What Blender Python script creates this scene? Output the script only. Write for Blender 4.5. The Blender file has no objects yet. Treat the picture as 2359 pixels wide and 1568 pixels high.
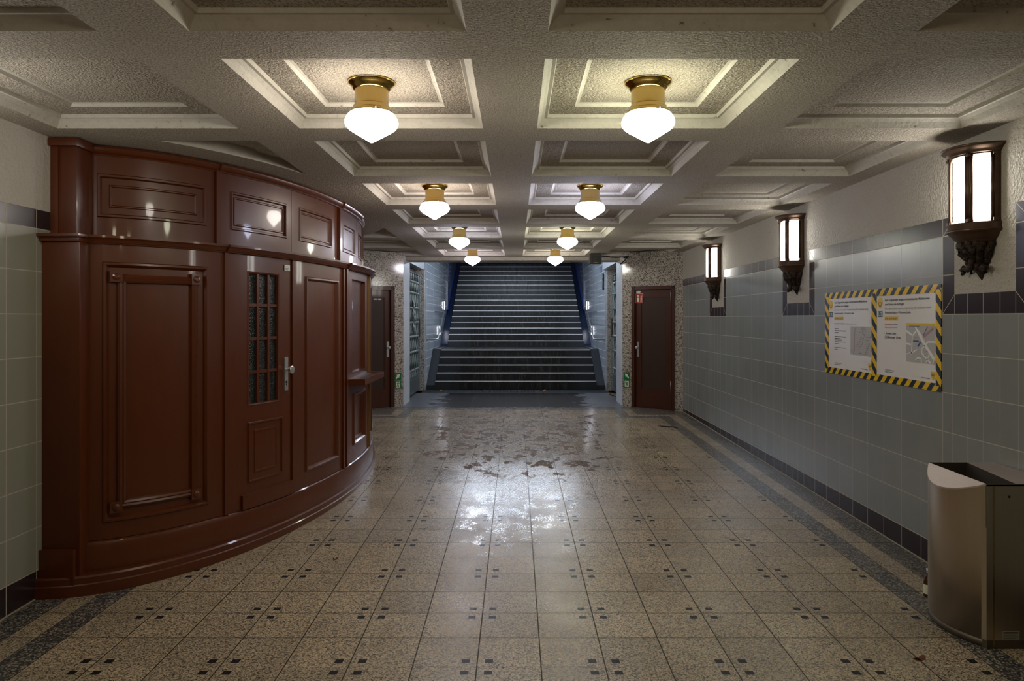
import bpy, bmesh, math, random
from mathutils import Vector, Matrix
random.seed(7)
scene = bpy.context.scene
col = scene.collection
PI = math.pi
E = 1.70            # eye height; the floor is z = 0 below the camera and climbs gently
SL = 0.0141
def fz(y): return SL * min(y, 12.66)

# ------------------------------------------------------------------ camera, world, exposure
cam_d = bpy.data.cameras.new('camera')
cam_d.sensor_fit = 'HORIZONTAL'; cam_d.sensor_width = 36.0
cam_d.lens = 1680.0 / 2359.0 * 36.0
cam_d.shift_x = -8.5 / 2359.0
cam_d.shift_y = -51.0 / 2359.0
cam_d.clip_start = 0.02
cam = bpy.data.objects.new('camera', cam_d)
cam.location = (0, 0, E); cam.rotation_euler = (PI / 2, 0, 0)
col.objects.link(cam); scene.camera = cam
scene.view_settings.view_transform = 'Standard'
scene.view_settings.look = 'None'
scene.view_settings.gamma = 1.0
scene.view_settings.use_curve_mapping = False
scene.view_settings.exposure = 1.45
world = bpy.data.worlds.new('night'); scene.world = world; world.use_nodes = True
world.node_tree.nodes['Background'].inputs[0].default_value = (0.35, 0.5, 1.0, 1)
world.node_tree.nodes['Background'].inputs[1].default_value = 0.02
GLOBE = 17.0        # ceiling globes
SCONCE = 9.0        # wall lamps
TUBE = 26.0         # fluorescent tubes over the stairs

# ------------------------------------------------------------------ node expression helper
class NT:
    def __init__(s, name):
        s.m = bpy.data.materials.new(name); s.m.use_nodes = True
        s.t = s.m.node_tree; s.n = s.t.nodes; s.l = s.t.links
        s.b = s.n['Principled BSDF']; s.out = s.n['Material Output']
        tc = s.n.new('ShaderNodeTexCoord'); s.co = tc.outputs['Object']
        sp = s.n.new('ShaderNodeSeparateXYZ'); s.l.new(s.co, sp.inputs[0])
        s.X, s.Y, s.Z = (V(s, sp.outputs[i]) for i in range(3))
    def put(s, sock, v):
        if isinstance(v, V): v = v.s
        if isinstance(v, (int, float)): sock.default_value = v
        elif isinstance(v, tuple): sock.default_value = v if len(v) == 4 or sock.type == 'VECTOR' else (*v, 1)
        else: s.l.new(v, sock)
    def math(s, op, a, b=0.0, c=0.0):
        n = s.n.new('ShaderNodeMath'); n.operation = op
        for i, x in enumerate((a, b, c)): s.put(n.inputs[i], x)
        return V(s, n.outputs[0])
    def mix(s, f, a, b):
        n = s.n.new('ShaderNodeMix'); n.data_type = 'RGBA'
        s.put(n.inputs[0], f); s.put(n.inputs[6], a); s.put(n.inputs[7], b)
        return n.outputs[2]
    def mul(s, a, b, f=1.0):
        n = s.n.new('ShaderNodeMix'); n.data_type = 'RGBA'; n.blend_type = 'MULTIPLY'
        s.put(n.inputs[0], f); s.put(n.inputs[6], a); s.put(n.inputs[7], b)
        return n.outputs[2]
    def comb(s, x, y, z):
        n = s.n.new('ShaderNodeCombineXYZ')
        for i, v in enumerate((x, y, z)): s.put(n.inputs[i], v)
        return n.outputs[0]
    def noise(s, scale, detail=2.0, rough=.5, vec=None, color=False):
        n = s.n.new('ShaderNodeTexNoise'); s.l.new(vec if vec is not None else s.co, n.inputs['Vector'])
        n.inputs['Scale'].default_value = scale; n.inputs['Detail'].default_value = detail
        n.inputs['Roughness'].default_value = rough
        return n.outputs['Color'] if color else V(s, n.outputs['Fac'])
    def voro(s, scale, out='Color', vec=None, feature='F1'):
        n = s.n.new('ShaderNodeTexVoronoi'); n.feature = feature
        s.l.new(vec if vec is not None else s.co, n.inputs['Vector'])
        n.inputs['Scale'].default_value = scale
        o = n.outputs[out]
        return V(s, o) if out == 'Distance' else o
    def white(s, vec):
        n = s.n.new('ShaderNodeTexWhiteNoise'); s.l.new(vec, n.inputs['Vector'])
        return V(s, n.outputs['Value'])
    def sepr(s, c):
        n = s.n.new('ShaderNodeSeparateColor'); s.l.new(c, n.inputs[0]); return V(s, n.outputs[0])
    def ramp(s, f, stops, const=False):
        n = s.n.new('ShaderNodeValToRGB'); s.put(n.inputs[0], f)
        r = n.color_ramp
        if const: r.interpolation = 'CONSTANT'
        while len(r.elements) < len(stops): r.elements.new(0.5)
        for e, (p, c) in zip(r.elements, stops):
            e.position = p; e.color = (*c, 1) if len(c) == 3 else c
        return n.outputs[0]
    def maprange(s, v, a, b, c=0.0, d=1.0):
        n = s.n.new('ShaderNodeMapRange'); s.put(n.inputs[0], v)
        for i, x in enumerate((a, b, c, d)): n.inputs[i + 1].default_value = x
        return V(s, n.outputs[0])
    def bump(s, h, strength=.5, dist=.01, prev=None):
        n = s.n.new('ShaderNodeBump'); s.put(n.inputs['Height'], h)
        s.put(n.inputs['Strength'], strength); n.inputs['Distance'].default_value = dist
        if prev is not None: s.l.new(prev, n.inputs['Normal'])
        return n.outputs[0]
    def fin(s, color=None, rough=None, metal=None, normal=None, coat=None, spec=None):
        b = s.b.inputs
        if color is not None: s.put(b['Base Color'], color)
        if rough is not None: s.put(b['Roughness'], rough)
        if metal is not None: s.put(b['Metallic'], metal)
        if normal is not None: s.l.new(normal, b['Normal'])
        if coat is not None: s.put(b['Coat Weight'], coat); b['Coat Roughness'].default_value = .06
        if spec is not None: s.put(b['Specular IOR Level'], spec)
        return s.m
class V:
    def __init__(s, t, k): s.t = t; s.s = k
    def __add__(s, o): return s.t.math('ADD', s, o)
    def __sub__(s, o): return s.t.math('SUBTRACT', s, o)
    def __rsub__(s, o): return s.t.math('SUBTRACT', o, s)
    def __mul__(s, o): return s.t.math('MULTIPLY', s, o)
    def __truediv__(s, o): return s.t.math('DIVIDE', s, o)
    def __gt__(s, o): return s.t.math('GREATER_THAN', s, o)
    def __lt__(s, o): return s.t.math('LESS_THAN', s, o)
    def abs(s): return s.t.math('ABSOLUTE', s)
    def frac(s): return s.t.math('FRACT', s)
    def floor(s): return s.t.math('FLOOR', s)
    def min(s, o): return s.t.math('MINIMUM', s, o)
    def max(s, o): return s.t.math('MAXIMUM', s, o)
    def near(s, pitch, off):      # distance to the nearest line off + k*pitch
        u = (s - off) / pitch + 0.5
        return (u.frac() - 0.5).abs() * pitch

def simple(name, c, rough=.5, metal=0.0, coat=None, spec=None, nb=None):
    t = NT(name)
    nm = None
    if nb: nm = t.bump(t.noise(nb[0], 3), nb[1], nb[2])
    return t.fin(c, rough, metal, nm, coat, spec)
def emis(name, c, s, base=(.8, .8, .8)):
    t = NT(name); t.fin(base, .3)
    t.b.inputs['Emission Color'].default_value = (*c, 1)
    t.b.inputs['Emission Strength'].default_value = s
    return t.m

# ------------------------------------------------------------------ materials
def stucco(name, c1, c2, scale, strength, pits=0.0):
    t = NT(name)
    n1 = t.noise(scale, 3, .6); n2 = t.noise(2.2, 3)
    g = t.noise(scale * 1.7, 2, .6)
    c = t.mix(n2, c1, c2)
    c = t.mul(c, t.ramp(g, [(.34, (.30, .27, .23)), (.48, (.88, .87, .85)), (.66, (1.25, 1.22, 1.2))]), .85)
    nm = t.bump(n1, strength, .018 if scale > 55 else .012)
    return t.fin(c, .85, 0, nm)
M_ceil = stucco('ceiling_stucco', (.50, .445, .375), (.42, .37, .31), 78, 1.0)
M_plas = stucco('wall_plaster', (.52, .48, .42), (.46, .42, .37), 48, .55)
def moulding_mat():
    t = NT('moulding_plaster')
    n = t.noise(26, 4, .7)
    c = t.ramp(n, [(.28, (.16, .14, .12)), (.36, (.50, .46, .40)), (.7, (.57, .53, .47))])
    return t.fin(c, .75, 0, t.bump(t.noise(50, 3), .35, .01))
M_mould = moulding_mat()

TILE_A, TILE_B = (.235, .245, .236), (.212, .222, .214)
DARK_T = (.028, .016, .018)
GROUT = (.42, .38, .31)
def wall_right_mat():
    t = NT('right_wall_tiles')
    v = (((t.Y - 4.29 + 1.41) / 2.82).frac() * 2.82 - 1.41)
    a = v.abs()
    z = t.Z - E
    row = z.near(.25, .025)
    colo = (a - .406).near(.251, 0.0)
    inn = a < .406
    cin = a.near(.15, 0.0)
    low = z < .029
    ncol = t.math('ADD', (cin * inn).s, (colo * (1.0 - inn)).s)
    zt = z > .525; zpl = z > .638
    frame = (inn * (1.0 - low))
    plas_in = (a < .28) * (z > .15)
    plaster = plas_in.max(zpl)
    dark = (frame.max(zt)).max(z < -1.475)
    # joints inside the frame
    botbar = frame * (z < .15) * (a < .28)
    mitre = (((a - .28) * .96 - (.15 - z)).abs() * .72 < .0022) * frame * (a > .28) * (z < .15)
    mitt = (((a - .28) * .9 - (.638 - z)).abs() * .72 < .0022) * frame * (a > .28) * (z > .525)
    colj = ncol < .0021
    colj = colj * ((1.0 - frame).max(botbar))
    edge = (a - .406).abs() < .0024
    edge2 = ((a - .28).abs() < .002) * frame
    rowj = (row < .0026) * (1.0 - (botbar.max(zt)))
    rowt = ((z - .525).abs() < .003) * (1.0 - plas_in)
    topl = (z - .638).abs() < .002
    bl = (z + 1.475).abs() < .003
    g = (colj * (dark * .55 + .45)).max(edge).max(rowj).max(mitre).max(rowt).max(bl).max(edge2).max(mitt)
    g = g * (1.0 - plaster)
    rnd = t.white(t.comb((a / .251 - .617).floor(), ((z - .025) / .25).floor(), (t.Y / 2.82).floor()))
    tile = t.mix(rnd, TILE_A, TILE_B)
    tile = t.mul(tile, t.ramp(t.noise(5, 3), [(.3, (.9, .88, .85)), (.7, (1, 1, 1))]), .6)
    c = t.mix(dark, tile, DARK_T)
    c = t.mix(g, c, GROUT)
    pl = t.mix(t.noise(2, 3), (.52, .48, .42), (.46, .42, .37))
    c = t.mix(plaster, c, pl)
    h = t.math('SUBTRACT', (t.noise(9, 2) * .12).s, g.s)
    h2 = t.noise(48, 3, .6)
    n1 = t.bump(h, .35, .002)
    n2 = t.bump((h2 * plaster), 1.0, .022, n1)
    r = t.math('ADD', (plaster * .5).s, (g * .3 + .24).s)
    return t.fin(c, r, 0, n2, spec=dark * -.22 + .36)
M_wr = wall_right_mat()
def wall_tile_mat(name, ca, cb, pitch_y, off_y, rows=True, dark=True, rough=.22, gw=.003, rp=.25, ro=.025, groutc=GROUT):
    t = NT(name)
    z = t.Z - E
    cj = t.Y.near(pitch_y, off_y) < gw
    rj = (z.near(rp, ro) < gw)
    if dark:
        pl = z > .638; dk = (z > .525).max(z < -1.475)
        g = cj.max(rj * (1.0 - (z > .53))).max((z + 1.475).abs() < .003)
    else:
        g = cj.max(rj)
    rnd = t.white(t.comb(((t.Y - off_y) / pitch_y).floor(), ((z - ro) / rp).floor(), 0.0))
    c = t.mix(rnd, ca, cb)
    if dark: c = t.mix(dk, c, DARK_T)
    c = t.mix(g, c, groutc)
    nm = t.bump(g * -1.0, .3, .002)
    r = g * .3 + rough
    if dark:
        c = t.mix(pl, c, t.mix(t.noise(2, 3), (.52, .48, .42), (.46, .42, .37)))
        nm = t.bump(t.noise(48, 3, .6) * pl, .7, .012, nm)
        r = r + pl * .5
    return t.fin(c, r, 0, nm)
M_wl = wall_tile_mat('left_wall_tiles', (.275, .272, .215), (.255, .252, .20), .2535, 4.015)
M_pass = wall_tile_mat('passage_tiles', (.56, .58, .60), (.50, .52, .55), .5, 13.42, dark=False, rough=.3, gw=.004, rp=.17, ro=-1.2, groutc=(.6, .62, .64))
M_stairw = wall_tile_mat('stair_wall_tiles', (.40, .44, .48), (.34, .38, .42), .6, 15.6, dark=False, rough=.16, gw=.005, rp=.17, ro=-1.2, groutc=(.55, .58, .62))
M_base = None
def baseboard_mat():
    t = NT('baseboard_tiles')
    v = (((t.Y - 4.29 + 1.41) / 2.82).frac() * 2.82 - 1.41).abs()
    g = ((v - .406).near(.251, 0.0) < .0025)
    c = t.mix(g, DARK_T, (.30, .27, .22))
    return t.fin(c, .25, 0, t.bump(g * -1.0, .3, .002))
M_base = baseboard_mat()

def granite_cols(t, scale):
    r = t.sepr(t.voro(scale))
    n = t.noise(scale * .35, 2)
    f = r * .75 + n * .25
    return f
def floor_mat():
    t = NT('terrazzo_floor')
    X, Y = t.X, t.Y
    f = granite_cols(t, 170)
    field = t.ramp(f, [(.0, (.032, .028, .028)), (.26, (.10, .086, .076)), (.38, (.27, .215, .150)),
                       (.55, (.38, .30, .195)), (.80, (.56, .46, .32))])
    cellx = ((X + .1846) / .305).floor(); celly = ((Y - 3.457) / .305).floor()
    rnd = t.white(t.comb(cellx, celly, 0.0))
    field = t.mul(field, t.ramp(rnd, [(0, (.82, .82, .83)), (1, (1.05, 1.03, 1.0))]), 1.0)
    field = t.mul(field, t.ramp(t.noise(1.4, 3), [(.3, (.78, .76, .74)), (.65, (1, 1, 1))]), .8)
    fd = granite_cols(t, 120)
    darkc = t.ramp(fd, [(.0, (.022, .022, .026)), (.5, (.05, .048, .052)), (.68, (.16, .14, .11)), (.86, (.36, .31, .23))])
    Xc = (X + .032).abs()
    d1 = (Xc - 2.287).max(Y - 11.32)
    d2 = (Xc - 1.67).max(Y - 12.2)
    d = d1.min(d2)
    dark = (d > 0.0)
    light = (d > .155) * (d < .305) * (Y < 12.2)
    # dark inset squares round every second crossing
    sx = (X.near(.61, -.1846) - .056).abs() < .0195
    sy = (Y.near(.61, 3.457) - .056).abs() < .0185
    sq = sx * sy * (d < -.02)
    jx = (X.near(.305, -.1846) < .0030) * (d < 0.0)
    jy = (Y.near(.305, 3.457) < .0024)
    jb = (d.abs() < .0015).max((d - .155).abs() < .0015).max((d - .305).abs() < .0015)
    c = t.mix(dark, field, darkc)
    c = t.mix(light, c, field)
    c = t.mix(sq, c, (.012, .012, .015))
    # wetness tracked in from the stairs, and brown dirt where it has dried
    stre = t.comb(X, Y * .62, 0.0)
    w1 = t.noise(6.5, 6, .72, stre); w3 = t.noise(70, 3, .8); w2 = t.noise(1.1, 3, .5, stre)
    cx = t.maprange((X - .02).abs(), .35, .95, 1.0, 0.0)
    near_z = t.maprange(Y, 4.6, 6.2, 0.0, 1.0) * t.maprange(Y, 6.6, 8.0, 1.0, 0.25)
    wet = t.maprange(w1 + w3 * .55 + w2 * .3 + cx * near_z * .19, 1.11, 1.17, 0.0, 1.0) * t.maprange(Y, 3.2, 5.2, .5, 1.0)
    cw = t.maprange((X - .02).abs(), .9, 1.9, 1.0, .35)
    sheen = t.maprange(Y, 5.6, 8.6, 0.0, 1.0) * cw
    far = t.maprange(Y, 7.0, 9.4, 0.0, 1.0) * t.maprange((X - .02).abs(), .75, 1.35, 1.0, 0.0)
    dirt = t.maprange(t.noise(5.0, 6, .70, t.comb(X * 1.2, Y * .70, 3.7)) + far * .075 + w3 * .06, .590, .625, 0.0, 1.0) * t.maprange(far, 0.0, .25, 0.0, 1.0)
    c = t.mul(c, (.34, .24, .15, 1), dirt)
    c = t.mul(c, (.72, .74, .80, 1), wet * .5)
    stain = t.maprange(t.noise(3.1, 4, .6, t.comb(X, Y, 9.1)), .62, .74, 0.0, 1.0)
    c = t.mul(c, (.62, .56, .40, 1), stain * .6)
    g = jx.max(jy).max(jb)
    c = t.mix(g, c, (.05, .042, .035))
    r0 = t.sepr(t.voro(170)) * .20 + .25
    gloss = t.maprange(t.noise(2.0, 3, .6, t.comb(X, Y, 5.5)), .35, .65, 0.0, .10)
    r = (r0 + gloss) * (1.0 - sheen * .62) * (1.0 - wet) + wet * .10 + dirt * .60 + g * .3
    nm = t.bump((t.noise(60, 2) * .5 + g * -1.0), .10, .003)
    nm = t.bump(t.noise(14, 3), .10, .006, nm)
    nm = t.bump(t.noise(90, 2), wet * .25, .004, nm)
    return t.fin(c, r, 0, nm, spec=sq.max(g) * -.34 + .48)
M_floor = floor_mat()
def slate_floor_mat():
    t = NT('slate_floor')
    X, Y = t.X, t.Y
    g = (X.near(.61, -.1846) < .003).max(Y.near(.45, 13.06) < .002)
    c = t.mix(t.noise(7, 4), (.075, .08, .09), (.11, .115, .125))
    wet = t.maprange(t.noise(3.2, 5, .6, t.comb(X * .7, Y * 1.6, 0.0)) + t.maprange((X + .05).abs(), .9, 1.7, .35, -.25), .48, .56, 0.0, 1.0)
    c = t.mix(wet, c, (.018, .019, .022))
    c = t.mix(g, c, (.14, .15, .16))
    r = wet * -.16 + .34
    return t.fin(c, r, 0, t.bump(t.noise(20, 3), .12, .005))
M_slate = slate_floor_mat()
def stair_mat():
    t = NT('wet_slate_steps')
    X = t.X
    st = t.noise(18, 4, .7, t.comb(X * 1.4, t.Y * .1, t.Z * .22))
    zone = t.maprange(X.abs(), 1.1, 1.45, 1.0, 0.0)
    lime = t.maprange(st, .55, .66, 0.0, 1.0) * zone
    wet = t.maprange(t.noise(10, 3, .6, t.comb(X, 0.0, t.Z * .25)), .3, .5, 0.0, 1.0) * zone
    c = t.mix(wet, (.024, .027, .031), (.008, .008, .008))
    c = t.mix(lime * .35, c, (.12, .10, .075))
    return t.fin(c, wet * -.10 + .42, 0, t.bump(st, .2, .004), spec=.22)
M_step = stair_mat()
def nosing_mat():
    t = NT('steel_nosing')
    return t.fin(t.mix(t.noise(40, 3), (.80, .80, .80), (.42, .40, .38)), .42, .35, None)
M_nose = nosing_mat()
def granite_wall():
    t = NT('polished_granite')
    f = granite_cols(t, 75)
    c = t.ramp(f, [(.0, (.05, .045, .04)), (.25, (.13, .115, .10)), (.42, (.34, .30, .26)), (.75, (.48, .43, .37))])
    z = t.Z - E
    g = z.near(.62, .64) < .0022
    c = t.mix(g, c, (.06, .05, .04))
    return t.fin(c, .14, 0, None, spec=.6)
M_gran = granite_wall()
def wood_mat(name, c1, c2, rough, coat=.22, bump=.06):
    t = NT(name)
    gr = t.noise(9, 3, .6, t.comb(t.X * 3.0, t.Y * 3.0, t.Z * .35))
    wear = t.noise(2.3, 3)
    c = t.mix(gr, c1, c2)
    nm = t.bump(t.noise(28, 4, .6, t.comb(t.X * 2.0, t.Y * 2.0, t.Z * .25)), bump, .004)
    nm = t.bump(t.noise(5, 2), .10, .01, nm)
    return t.fin(c, wear * .14 + rough, 0, nm, coat, .4)
M_wood = wood_mat('red_brown_lacquer', (.078, .0165, .0030), (.108, .0225, .0038), .27)
M_brass_edge = simple('worn_gilt_edge', (.24, .13, .035), .35, .4)
M_wooddark = wood_mat('dark_brown_lacquer', (.050, .0115, .0045), (.068, .016, .006), .34, .15)
M_doorp = wood_mat('door_panel_brown', (.040, .018, .010), (.032, .014, .008), .45, .05)
M_brass = simple('polished_brass', (.68, .47, .13), .13, 1.0)
M_brassb = simple('satin_brass', (.42, .30, .11), .24, 1.0)
M_steel = simple('brushed_steel', (.50, .48, .45), .38, 1.0)
M_alu = simple('aluminium', (.62, .62, .62), .35, .9)
def bronze():
    t = NT('dark_bronze')
    c = t.mix(t.noise(30, 3), (.13, .075, .048), (.075, .045, .032))
    return t.fin(c, .36, .75, t.bump(t.noise(70, 3), .1, .003))
M_bronze = bronze()
def oldbronze():
    t = NT('cast_bronze_ornament')
    c = t.mix(t.noise(25, 3), (.050, .030, .018), (.022, .014, .010))
    return t.fin(c, .5, .5, t.bump(t.noise(45, 4, .7), .9, .012))
M_orn = oldbronze()
def gate_mat():
    t = NT('painted_iron')
    c = t.mix(t.noise(22, 4, .7), (.12, .145, .135), (.26, .30, .285))
    return t.fin(c, .45, .35, t.bump(t.noise(60, 3), .3, .004))
M_gate = gate_mat()
M_plate = simple('grey_green_plate', (.085, .10, .10), .45, .3, nb=(20, .2, .004))
M_black = simple('matt_black', (.012, .012, .013), .45)
M_dbrown = simple('dark_brown_box', (.035, .028, .022), .5)
M_blue = simple('blue_paint', (.015, .065, .34), .3)
M_dblue = simple('dark_blue_stringer', (.012, .022, .055), .16, nb=(60, .5, .004))
M_panel = simple('grey_blue_glass_panel', (.20, .23, .33), .15)
M_cream = simple('cream_print', (.70, .72, .52), .5)
M_green = simple('sign_green', (.006, .15, .055), .4)
M_red = simple('sign_red', (.40, .012, .015), .4)
M_white = simple('white_label', (.62, .61, .57), .5)
M_paper = simple('laminated_paper', (.80, .76, .72), .16, coat=.8, nb=(7, .25, .01))
M_ink = simple('black_ink', (.035, .033, .033), .4)
M_grey_ink = simple('grey_ink', (.20, .19, .19), .4)
M_red_ink = simple('red_ink', (.55, .08, .07), .4)
M_yel = simple('yellow_print', (.72, .45, .015), .35)
M_teal = simple('teal_print', (.006, .06, .075), .35)
M_map = simple('map_grey', (.44, .42, .40), .3)
M_road = simple('map_road', (.80, .78, .75), .3)
M_mapblue = simple('map_blue', (.03, .07, .22), .3)
M_glassd = None
def pane_mat():
    t = NT('ripple_glass')
    t.fin((.008, .012, .010), .08, 0, t.bump(t.noise(95, 2), .9, .01), spec=.5)
    return t.m
M_glassd = pane_mat()
def hazard(name, sgn):
    t = NT(name)
    v = ((t.Y * -1.0 + t.Z * sgn) / .112).frac()
    c = t.mix(v > .5, (.80, .50, .006), (.013, .016, .022))
    return t.fin(c, .18, 0, t.bump(t.noise(22, 2), .35, .006), .5)
M_hazh = hazard('hazard_tape_across', -1.0)
M_hazv = hazard('hazard_tape_upright', 1.0)
M_leaf = simple('dry_leaf', (.36, .17, .04), .6)
M_leafb = simple('brown_leaf', (.16, .05, .02), .6)
M_bottle = simple('brown_glass', (.05, .015, .006), .08)

# ------------------------------------------------------------------ mesh helpers
class MB:
    def __init__(s): s.b = bmesh.new(); s.mi = 0
    def face(s, pts):
        vs = [s.b.verts.new(p) for p in pts]
        f = s.b.faces.new(vs); f.material_index = s.mi; return f
    def box(s, x0, x1, y0, y1, z0, z1, bev=0.0):
        r = bmesh.ops.create_cube(s.b, size=1.0)
        vs = r['verts']
        for v in vs:
            v.co = Vector((x0 + (v.co.x + .5) * (x1 - x0), y0 + (v.co.y + .5) * (y1 - y0), z0 + (v.co.z + .5) * (z1 - z0)))
        fs = set(f for v in vs for f in v.link_faces)
        for f in fs: f.material_index = s.mi
        if bev:
            es = list(set(e for v in vs for e in v.link_edges))
            bmesh.ops.bevel(s.b, geom=es, offset=bev, segments=2, affect='EDGES', profile=.7)
        return s
    def lathe(s, prof, c=(0, 0), seg=32, a0=0.0, a1=2 * PI, smooth=True):
        full = abs(a1 - a0 - 2 * PI) < 1e-6
        n = seg if full else seg + 1
        rings = []
        for r, z in prof:
            rings.append([s.b.verts.new((c[0] + r * math.cos(a0 + (a1 - a0) * i / seg), c[1] + r * math.sin(a0 + (a1 - a0) * i / seg), z)) for i in range(n)])
        for k in range(len(rings) - 1):
            for i in range(seg):
                j = (i + 1) % n
                try:
                    f = s.b.faces.new([rings[k][i], rings[k][j], rings[k + 1][j], rings[k + 1][i]])
                    f.smooth = smooth; f.material_index = s.mi
                except ValueError: pass
        return s
    def tube(s, pts, r, seg=8, cap=True):
        pts = [Vector(p) for p in pts]
        rs = r if isinstance(r, (list, tuple)) else [r] * len(pts)
        rings = []
        up = Vector((0, 0, 1))
        for i, p in enumerate(pts):
            d = (pts[min(i + 1, len(pts) - 1)] - pts[max(i - 1, 0)]).normalized()
            a = d.cross(up)
            if a.length < .05: a = d.cross(Vector((1, 0, 0)))
            a.normalize(); b = d.cross(a).normalized()
            rings.append([s.b.verts.new(p + (a * math.cos(2 * PI * k / seg) + b * math.sin(2 * PI * k / seg)) * rs[i]) for k in range(seg)])
        for i in range(len(rings) - 1):
            for k in range(seg):
                f = s.b.faces.new([rings[i][k], rings[i][(k + 1) % seg], rings[i + 1][(k + 1) % seg], rings[i + 1][k]])
                f.smooth = True; f.material_index = s.mi
        if cap:
            for rg in (rings[0][::-1], rings[-1]):
                f = s.b.faces.new(rg); f.material_index = s.mi
        return s
    def ball(s, c, r, sc=(1, 1, 1), u=10, v=8):
        g = bmesh.ops.create_uvsphere(s.b, u_segments=u, v_segments=v, radius=r)
        for q in g['verts']: q.co = Vector((q.co.x * sc[0] + c[0], q.co.y * sc[1] + c[1], q.co.z * sc[2] + c[2]))
        for f in set(f for q in g['verts'] for f in q.link_faces): f.smooth = True; f.material_index = s.mi
        return s
    def prism(s, poly, thick, origin, ax, ay, an):
        """polygon given in (u, v); extruded from origin along an by thick"""
        o, ax, ay, an = map(Vector, (origin, ax, ay, an))
        b0 = [s.b.verts.new(o + ax * u + ay * v) for u, v in poly]
        b1 = [s.b.verts.new(o + ax * u + ay * v + an * thick) for u, v in poly]
        n = len(poly)
        for f in (s.b.faces.new(b1), s.b.faces.new(b0[::-1])): f.material_index = s.mi
        for i in range(n):
            f = s.b.faces.new([b0[i], b0[(i + 1) % n], b1[(i + 1) % n], b1[i]]); f.material_index = s.mi
        return s
    def obj(s, name, mats, parent=None, recalc=True):
        if recalc: bmesh.ops.recalc_face_normals(s.b, faces=s.b.faces)
        me = bpy.data.meshes.new(name); s.b.to_mesh(me); s.b.free()
        for m in (mats if isinstance(mats, (list, tuple)) else [mats]): me.materials.append(m)
        o = bpy.data.objects.new(name, me); col.objects.link(o)
        if parent is not None: o.parent = parent
        return o
def tag(o, label=None, cat=None, group=None, kind=None):
    if label: o['label'] = label
    if cat: o['category'] = cat
    if group: o['group'] = group
    if kind: o['kind'] = kind
    return o
def empty(name, loc, label, cat, group=None, rz=0.0):
    o = bpy.data.objects.new(name, None); col.objects.link(o)
    o.empty_display_size = .1; o.location = loc; o.rotation_euler = (0, 0, rz)
    return tag(o, label, cat, group)
def struct(mb, name, mats, label=None, cat=None, parent=None):
    o = mb.obj(name, mats, parent); o['kind'] = 'structure'
    if label: o['label'] = label
    if cat: o['category'] = cat
    return o
def copy_thing(root, loc, label, rz=None):
    r = root.copy(); col.objects.link(r); r.location = loc; r['label'] = label
    if rz is not None: r.rotation_euler = (0, 0, rz)
    for ch in root.children:
        c = ch.copy(); col.objects.link(c); c.parent = r
        for g in ch.children:
            d = g.copy(); col.objects.link(d); d.parent = c
    return r
_font_cache = {}
def text_faces(mb, s, origin, ax, ay, h, width=None, bold=0.0, mi=0, lift=None):
    """writes the string flat, baseline starting at origin, cap height about h, squeezed to width"""
    cu = bpy.data.curves.new('lettering', 'FONT'); cu.body = s; cu.size = 1.0
    cu.offset = bold; cu.resolution_u = 2
    ob = bpy.data.objects.new('lettering', cu)
    col.objects.link(ob)
    dg = bpy.context.evaluated_depsgraph_get()
    me = bpy.data.meshes.new_from_object(ob.evaluated_get(dg))
    bpy.data.objects.remove(ob); bpy.data.curves.remove(cu)
    if not me.vertices: return
    w = max(v.co.x for v in me.vertices)
    sy = h / .72; sx = sy if width is None else width / w
    o, ax, ay = map(Vector, (origin, ax, ay))
    vs = [mb.b.verts.new(o + ax * (v.co.x * sx) + ay * (v.co.y * sy)) for v in me.vertices]
    for p in me.polygons:
        try:
            f = mb.b.faces.new([vs[i] for i in p.vertices]); f.material_index = mi
        except ValueError: pass
    bpy.data.meshes.remove(me)

# ------------------------------------------------------------------ floor
XL, XR = -2.805, 2.75
m = MB()
m.face([(XL - .1, -3.3, fz(-3.3)), (XR + .1, -3.3, fz(-3.3)), (XR + .1, 12.5, fz(12.5)), (XL - .1, 12.5, fz(12.5))])
m.face([(XL - .1, -3.3, -.3), (XL - .1, 12.5, -.3), (XR + .1, 12.5, -.3), (XR + .1, -3.3, -.3)])
for a, b in (((XL - .1, -3.3), (XR + .1, -3.3)), ((XR + .1, -3.3), (XR + .1, 12.5)), ((XR + .1, 12.5), (XL - .1, 12.5)), ((XL - .1, 12.5), (XL - .1, -3.3))):
    m.face([(a[0], a[1], -.3), (b[0], b[1], -.3), (b[0], b[1], fz(b[1])), (a[0], a[1], fz(a[1]))])
bmesh.ops.remove_doubles(m.b, verts=m.b.verts, dist=1e-4)
struct(m, 'floor', M_floor, 'terrazzo tile floor with small dark inset squares and dark border bands', 'floor')
ZT = fz(12.66)
m = MB(); m.box(-2.45, 2.45, 12.5, 14.87, -.3, ZT)
struct(m, 'floor', M_slate, 'dark slate floor strip before the stairs', 'floor')

# ------------------------------------------------------------------ side walls
ZC = E + 1.09
m = MB(); m.box(XR, XR + .2, -3.3, 12.0, -.2, ZC + .06)
struct(m, 'wall_right', M_wr, 'right wall with grey green tiles, dark tile band and plaster above', 'wall')
m = MB(); m.box(XL - .2, XL, -3.3, 12.2, -.2, ZC + .06)
struct(m, 'wall_left', M_wl, 'left wall with green grey tiles and a dark tile band', 'wall')
m = MB(); m.box(XL - .2, XR + .2, -3.5, -3.3, -.3, ZC + .3)
struct(m, 'wall_back_added', M_plas)  # unseen wall, added to contain the light at this end
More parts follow.
